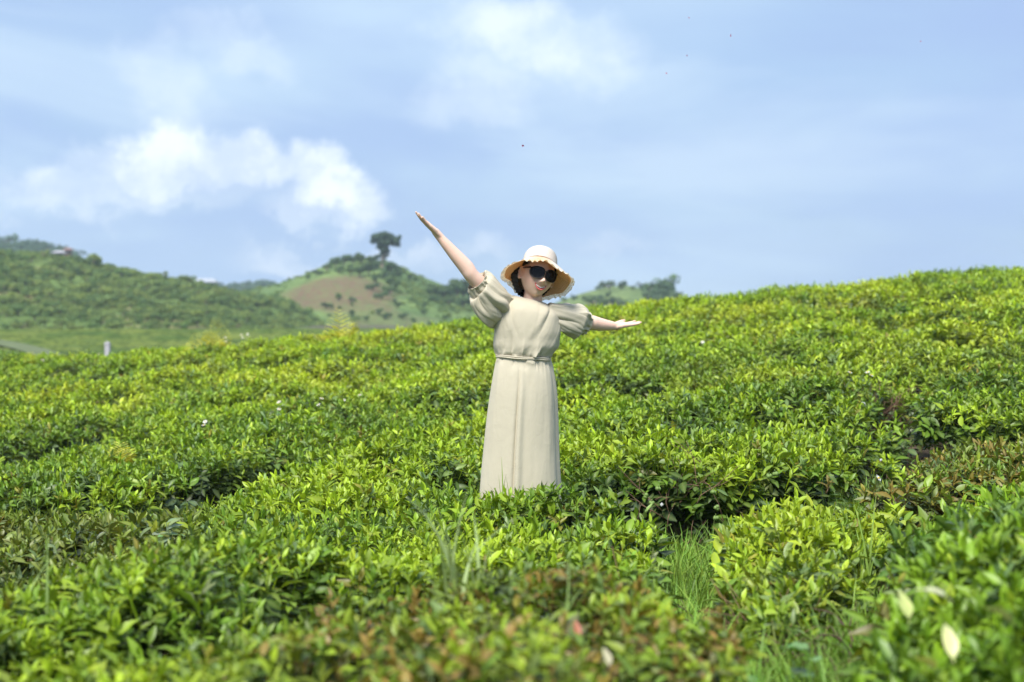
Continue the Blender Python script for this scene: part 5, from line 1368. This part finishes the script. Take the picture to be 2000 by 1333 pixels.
def dress():
    root = empty('dress', (0, 0, 0)); root.parent = PERSON
    N = 360
    # bodice from neckline to waist: (left px, right px, row, depth, half depth, tilt)
    S = [(1000, 1065, 584.5, .010, .060, 13), (992, 1078, 590, .006, .072, 12), (981, 1088, 598, .0, .083, 10), (973, 1093, 610, -.004, .094, 7), (967, 1094, 628, -.006, .100, 5), (966, 1094, 646, -.006, .103, 3), (966, 1091, 662, -.004, .103, 2), (966.5, 1087, 676, -.003, .104, 2), (969.5, 1078, 687, .0, .100, 2), (971.5, 1073, 694.5, .004, .096, 2), (972.5, 1072, 697.5, .004, .094, 2)]
    S = np.array(S, float); M = 90; t = np.linspace(0, len(S) - 1, M); Q = catmull(S[:, :3], M); Q2 = catmull(S[:, 3:6], M)
    rings = []
    for k in range(M):
        l, r, row = Q[k]; y, b, tilt = Q2[k]; w = k / (M - 1)
        def fold(th, w=w, k=k):
            g1 = folds(th, 1 - w, 5, 48, .10, (.16, .65), (.035, .085)) * (1 - .95 * sstep(w, .95, 1.0))
            drape = .034 * sstep(w, .10, .4) * (1 - sstep(w, .85, 1)) * (fbm(np.cos(th) * 2.4 + w * 1.5, np.sin(th) * 2.4 + w * 3, .8, 9) - .5) * 2
            dd = np.mod(th - 1.5 * np.pi + np.pi, 2 * np.pi) - np.pi               # pulls running down from both shoulders
            diag = -.055 * sstep(w, .02, .15) * (1 - sstep(w, .35, .7)) * (np.exp(-(np.abs(dd + 1.0 - 1.3 * w) / .07) ** 1.3) * .7 - .5 * np.exp(-((dd + 1.16 - 1.3 * w) / .09) ** 2) + np.exp(-(np.abs(dd - 1.15 + 1.5 * w) / .08) ** 1.3) - .7 * np.exp(-((dd - .93 + 1.5 * w) / .13) ** 2) + .5 * np.exp(-(np.abs(dd - .45 + .5 * w) / .09) ** 1.3))
            neck = .016 * (1 - sstep(w, .0, .25)) * np.sin(5 * th + 1)
            return g1 + drape + diag + neck
        rings.append(ring_of((PX(l) + PX(r)) / 2, y, PZ(row), (PX(r) - PX(l)) / 2, b, N, R(tilt), 2.15, fold))
    # turn the neckline in
    r0 = rings[0]; c = r0.mean(0); rings = [c + (r0 - c) * .95 + np.array([0, 0, -.012]), c + (r0 - c) * .975 + np.array([0, 0, .001])] + rings
    v, f = loft(rings); part('bodice', v, f, M_CLOTH, root)
    # chest fullness is in the depth table; waist tie
    g = Geo(); th = np.linspace(0, 2 * np.pi, 120)
    for dz, rr, ph in ((0.0, .0034, 0), (-.0075, .0036, .9)):
        P = ring_of(PX(1022.3), .004, PZ(697) + dz, (PX(1072.5) - PX(972)) / 2 + .008, .104, 120, R(3.5), 2.15); P[:, 2] += .0012 * np.sin(th * 5 + ph); P = np.vstack([P, P[:1]])
        vv, ff = tube(P, rr, 7, False); g.add(vv, ff)
    obj('waist_tie', new_mesh('waist_tie', g.verts(), g.f, M_CLOTH), root)
    # skirt
    S = np.array([(972.5, 1072, 697, .004, .094), (968.5, 1077, 712, .006, .104), (963, 1083, 735, .008, .118), (957, 1087.5, 770, .010, .132), (950, 1089.5, 820, .012, .142), (943.5, 1091, 880, .012, .150), (938.5, 1094, 930, .012, .158), (935, 1097, 976, .012, .165)], float)
    M = 130; Q = catmull(S[:, :3], M); Q2 = catmull(np.c_[S[:, 3:5], S[:, :1]], M); rings = []; N = 320
    for k in range(M):
        l, r, row = Q[k]; y, b = Q2[k][:2]; w = k / (M - 1)
        def fold(th, w=w):
            ph = th + .05 * np.sin(3 * th)
            gat = folds(th, w, 12, 50, .075, (.05, .30), (.025, .075)) * sstep(w, .0, .03) + folds(th, w * .5, 13, 11, .045, (.4, .9), (.05, .14)) * sstep(w, .0, .1)
            gat = np.clip(gat, -.055, .045)
            long_ = (.006 + .022 * w) * sstep(w, .03, .35) * (np.sin(7 * ph + .9 + .6 * w) * .55 + np.sin(11 * ph + 2.2 - .4 * w) * .35 + .3 * np.sin(4 * th - 1))
            # the deep pleat left of the middle: a soft ridge beside a sharp valley
            c0 = 1.5 * np.pi - .10 - .03 * w; d = np.mod(th - c0 + np.pi, 2 * np.pi) - np.pi
            pl = (.075 * sstep(w, .05, .6)) * (np.exp(-((d - .06) / .07) ** 2) * 1.0 - np.exp(-((d + .035) / .035) ** 2) * 1.1)
            soft = .012 * (fbm(np.cos(th) * 4, np.sin(th) * 4 + w * 3.2, .7, 25) - .5) * 2
            return gat + long_ + pl + soft
        rr = ring_of((PX(l) + PX(r)) / 2, y, PZ(row), (PX(r) - PX(l)) / 2, b, N, R(2 * (1 - w)), 2.1, fold)
        th = np.arange(N) * 2 * np.pi / N; rr[:, 2] += w * .006 * np.sin(6 * th + 1)
        rings.append(rr)
    v, f = loft(rings); sk = part('skirt', v, f, M_CLOTH, root)
    md = sk.modifiers.new('thick', 'SOLIDIFY'); md.thickness = .002
    # puffed sleeves
    def sleeve(path, rad, droop, seed, up):
        P = catmull(path, 76); n = 170; T = np.gradient(P, axis=0); T /= np.linalg.norm(T, axis=1)[:, None]
        rr = np.interp(np.linspace(0, len(rad) - 1, 76), range(len(rad)), rad); rr = np.convolve(np.pad(rr, 4, 'edge'), np.ones(9) / 9, 'valid')
        rings = []; u = None; th = np.arange(n) * 2 * np.pi / n
        for k in range(76):
            w = k / 75; ref = np.array([0, 0, 1.0]); s = np.cross(T[k], ref); s /= np.linalg.norm(s); q = np.cross(s, T[k])
            fo = folds(th, w, 50 + seed, 18, .36, (.3, .85), (.06, .17)) * sstep(w, 0, .06) + folds(th, 1 - w, 70 + seed, 24, .34, (.2, .75), (.05, .15)) * (.35 + .65 * sstep(1 - w, 0, .12))
            fo = np.clip(fo, -.38, .30) + .14 * math.sin(math.pi * min(1, w * 1.02)) ** .8 * (fbm(np.cos(th) * 2.2 + seed, np.sin(th) * 2.2 + w * 2.4, .7, 33 + seed) - .5) * 2
            hang = droop * math.sin(math.pi * min(1, w * 1.05)) 
            c = P[k]; r = rr[k] * (1 + fo)
            p = c + (r * np.cos(th))[:, None] * s + (r * np.sin(th))[:, None] * q
            low = np.clip(-np.sin(th), 0, 1); p[:, 2] -= hang * low ** 1.2
            rings.append(p)
        # elastic hem: tucked, then a small frill
        v, f = loft(rings); o = part('sleeve', v, f, M_CLOTH, root)
        md = o.modifiers.new('thick', 'SOLIDIFY'); md.thickness = .0018
    A = SH_R + (EL_R - SH_R) * .80; dA = (EL_R - SH_R) / np.linalg.norm(EL_R - SH_R)
    sleeve([PP(993, 606, .0), PP(978, 600, -.012), PP(961, 584, -.045), A - dA * .022, A - dA * .004, A + dA * .014], [.058, .072, .082, .072, .050, .056], .042, 3, 1)
    B = SH_L + (EL_L - SH_L) * .93; dB = (EL_L - SH_L) / np.linalg.norm(EL_L - SH_L)
    sleeve([PP(1067, 612, .0), PP(1087, 617, .01), PP(1114, 622, .04), PP(1130, 625, .065), B - dB * .004, B + dB * .014], [.050, .052, .068, .080, .049, .056], .020, 8, 1)
dress()
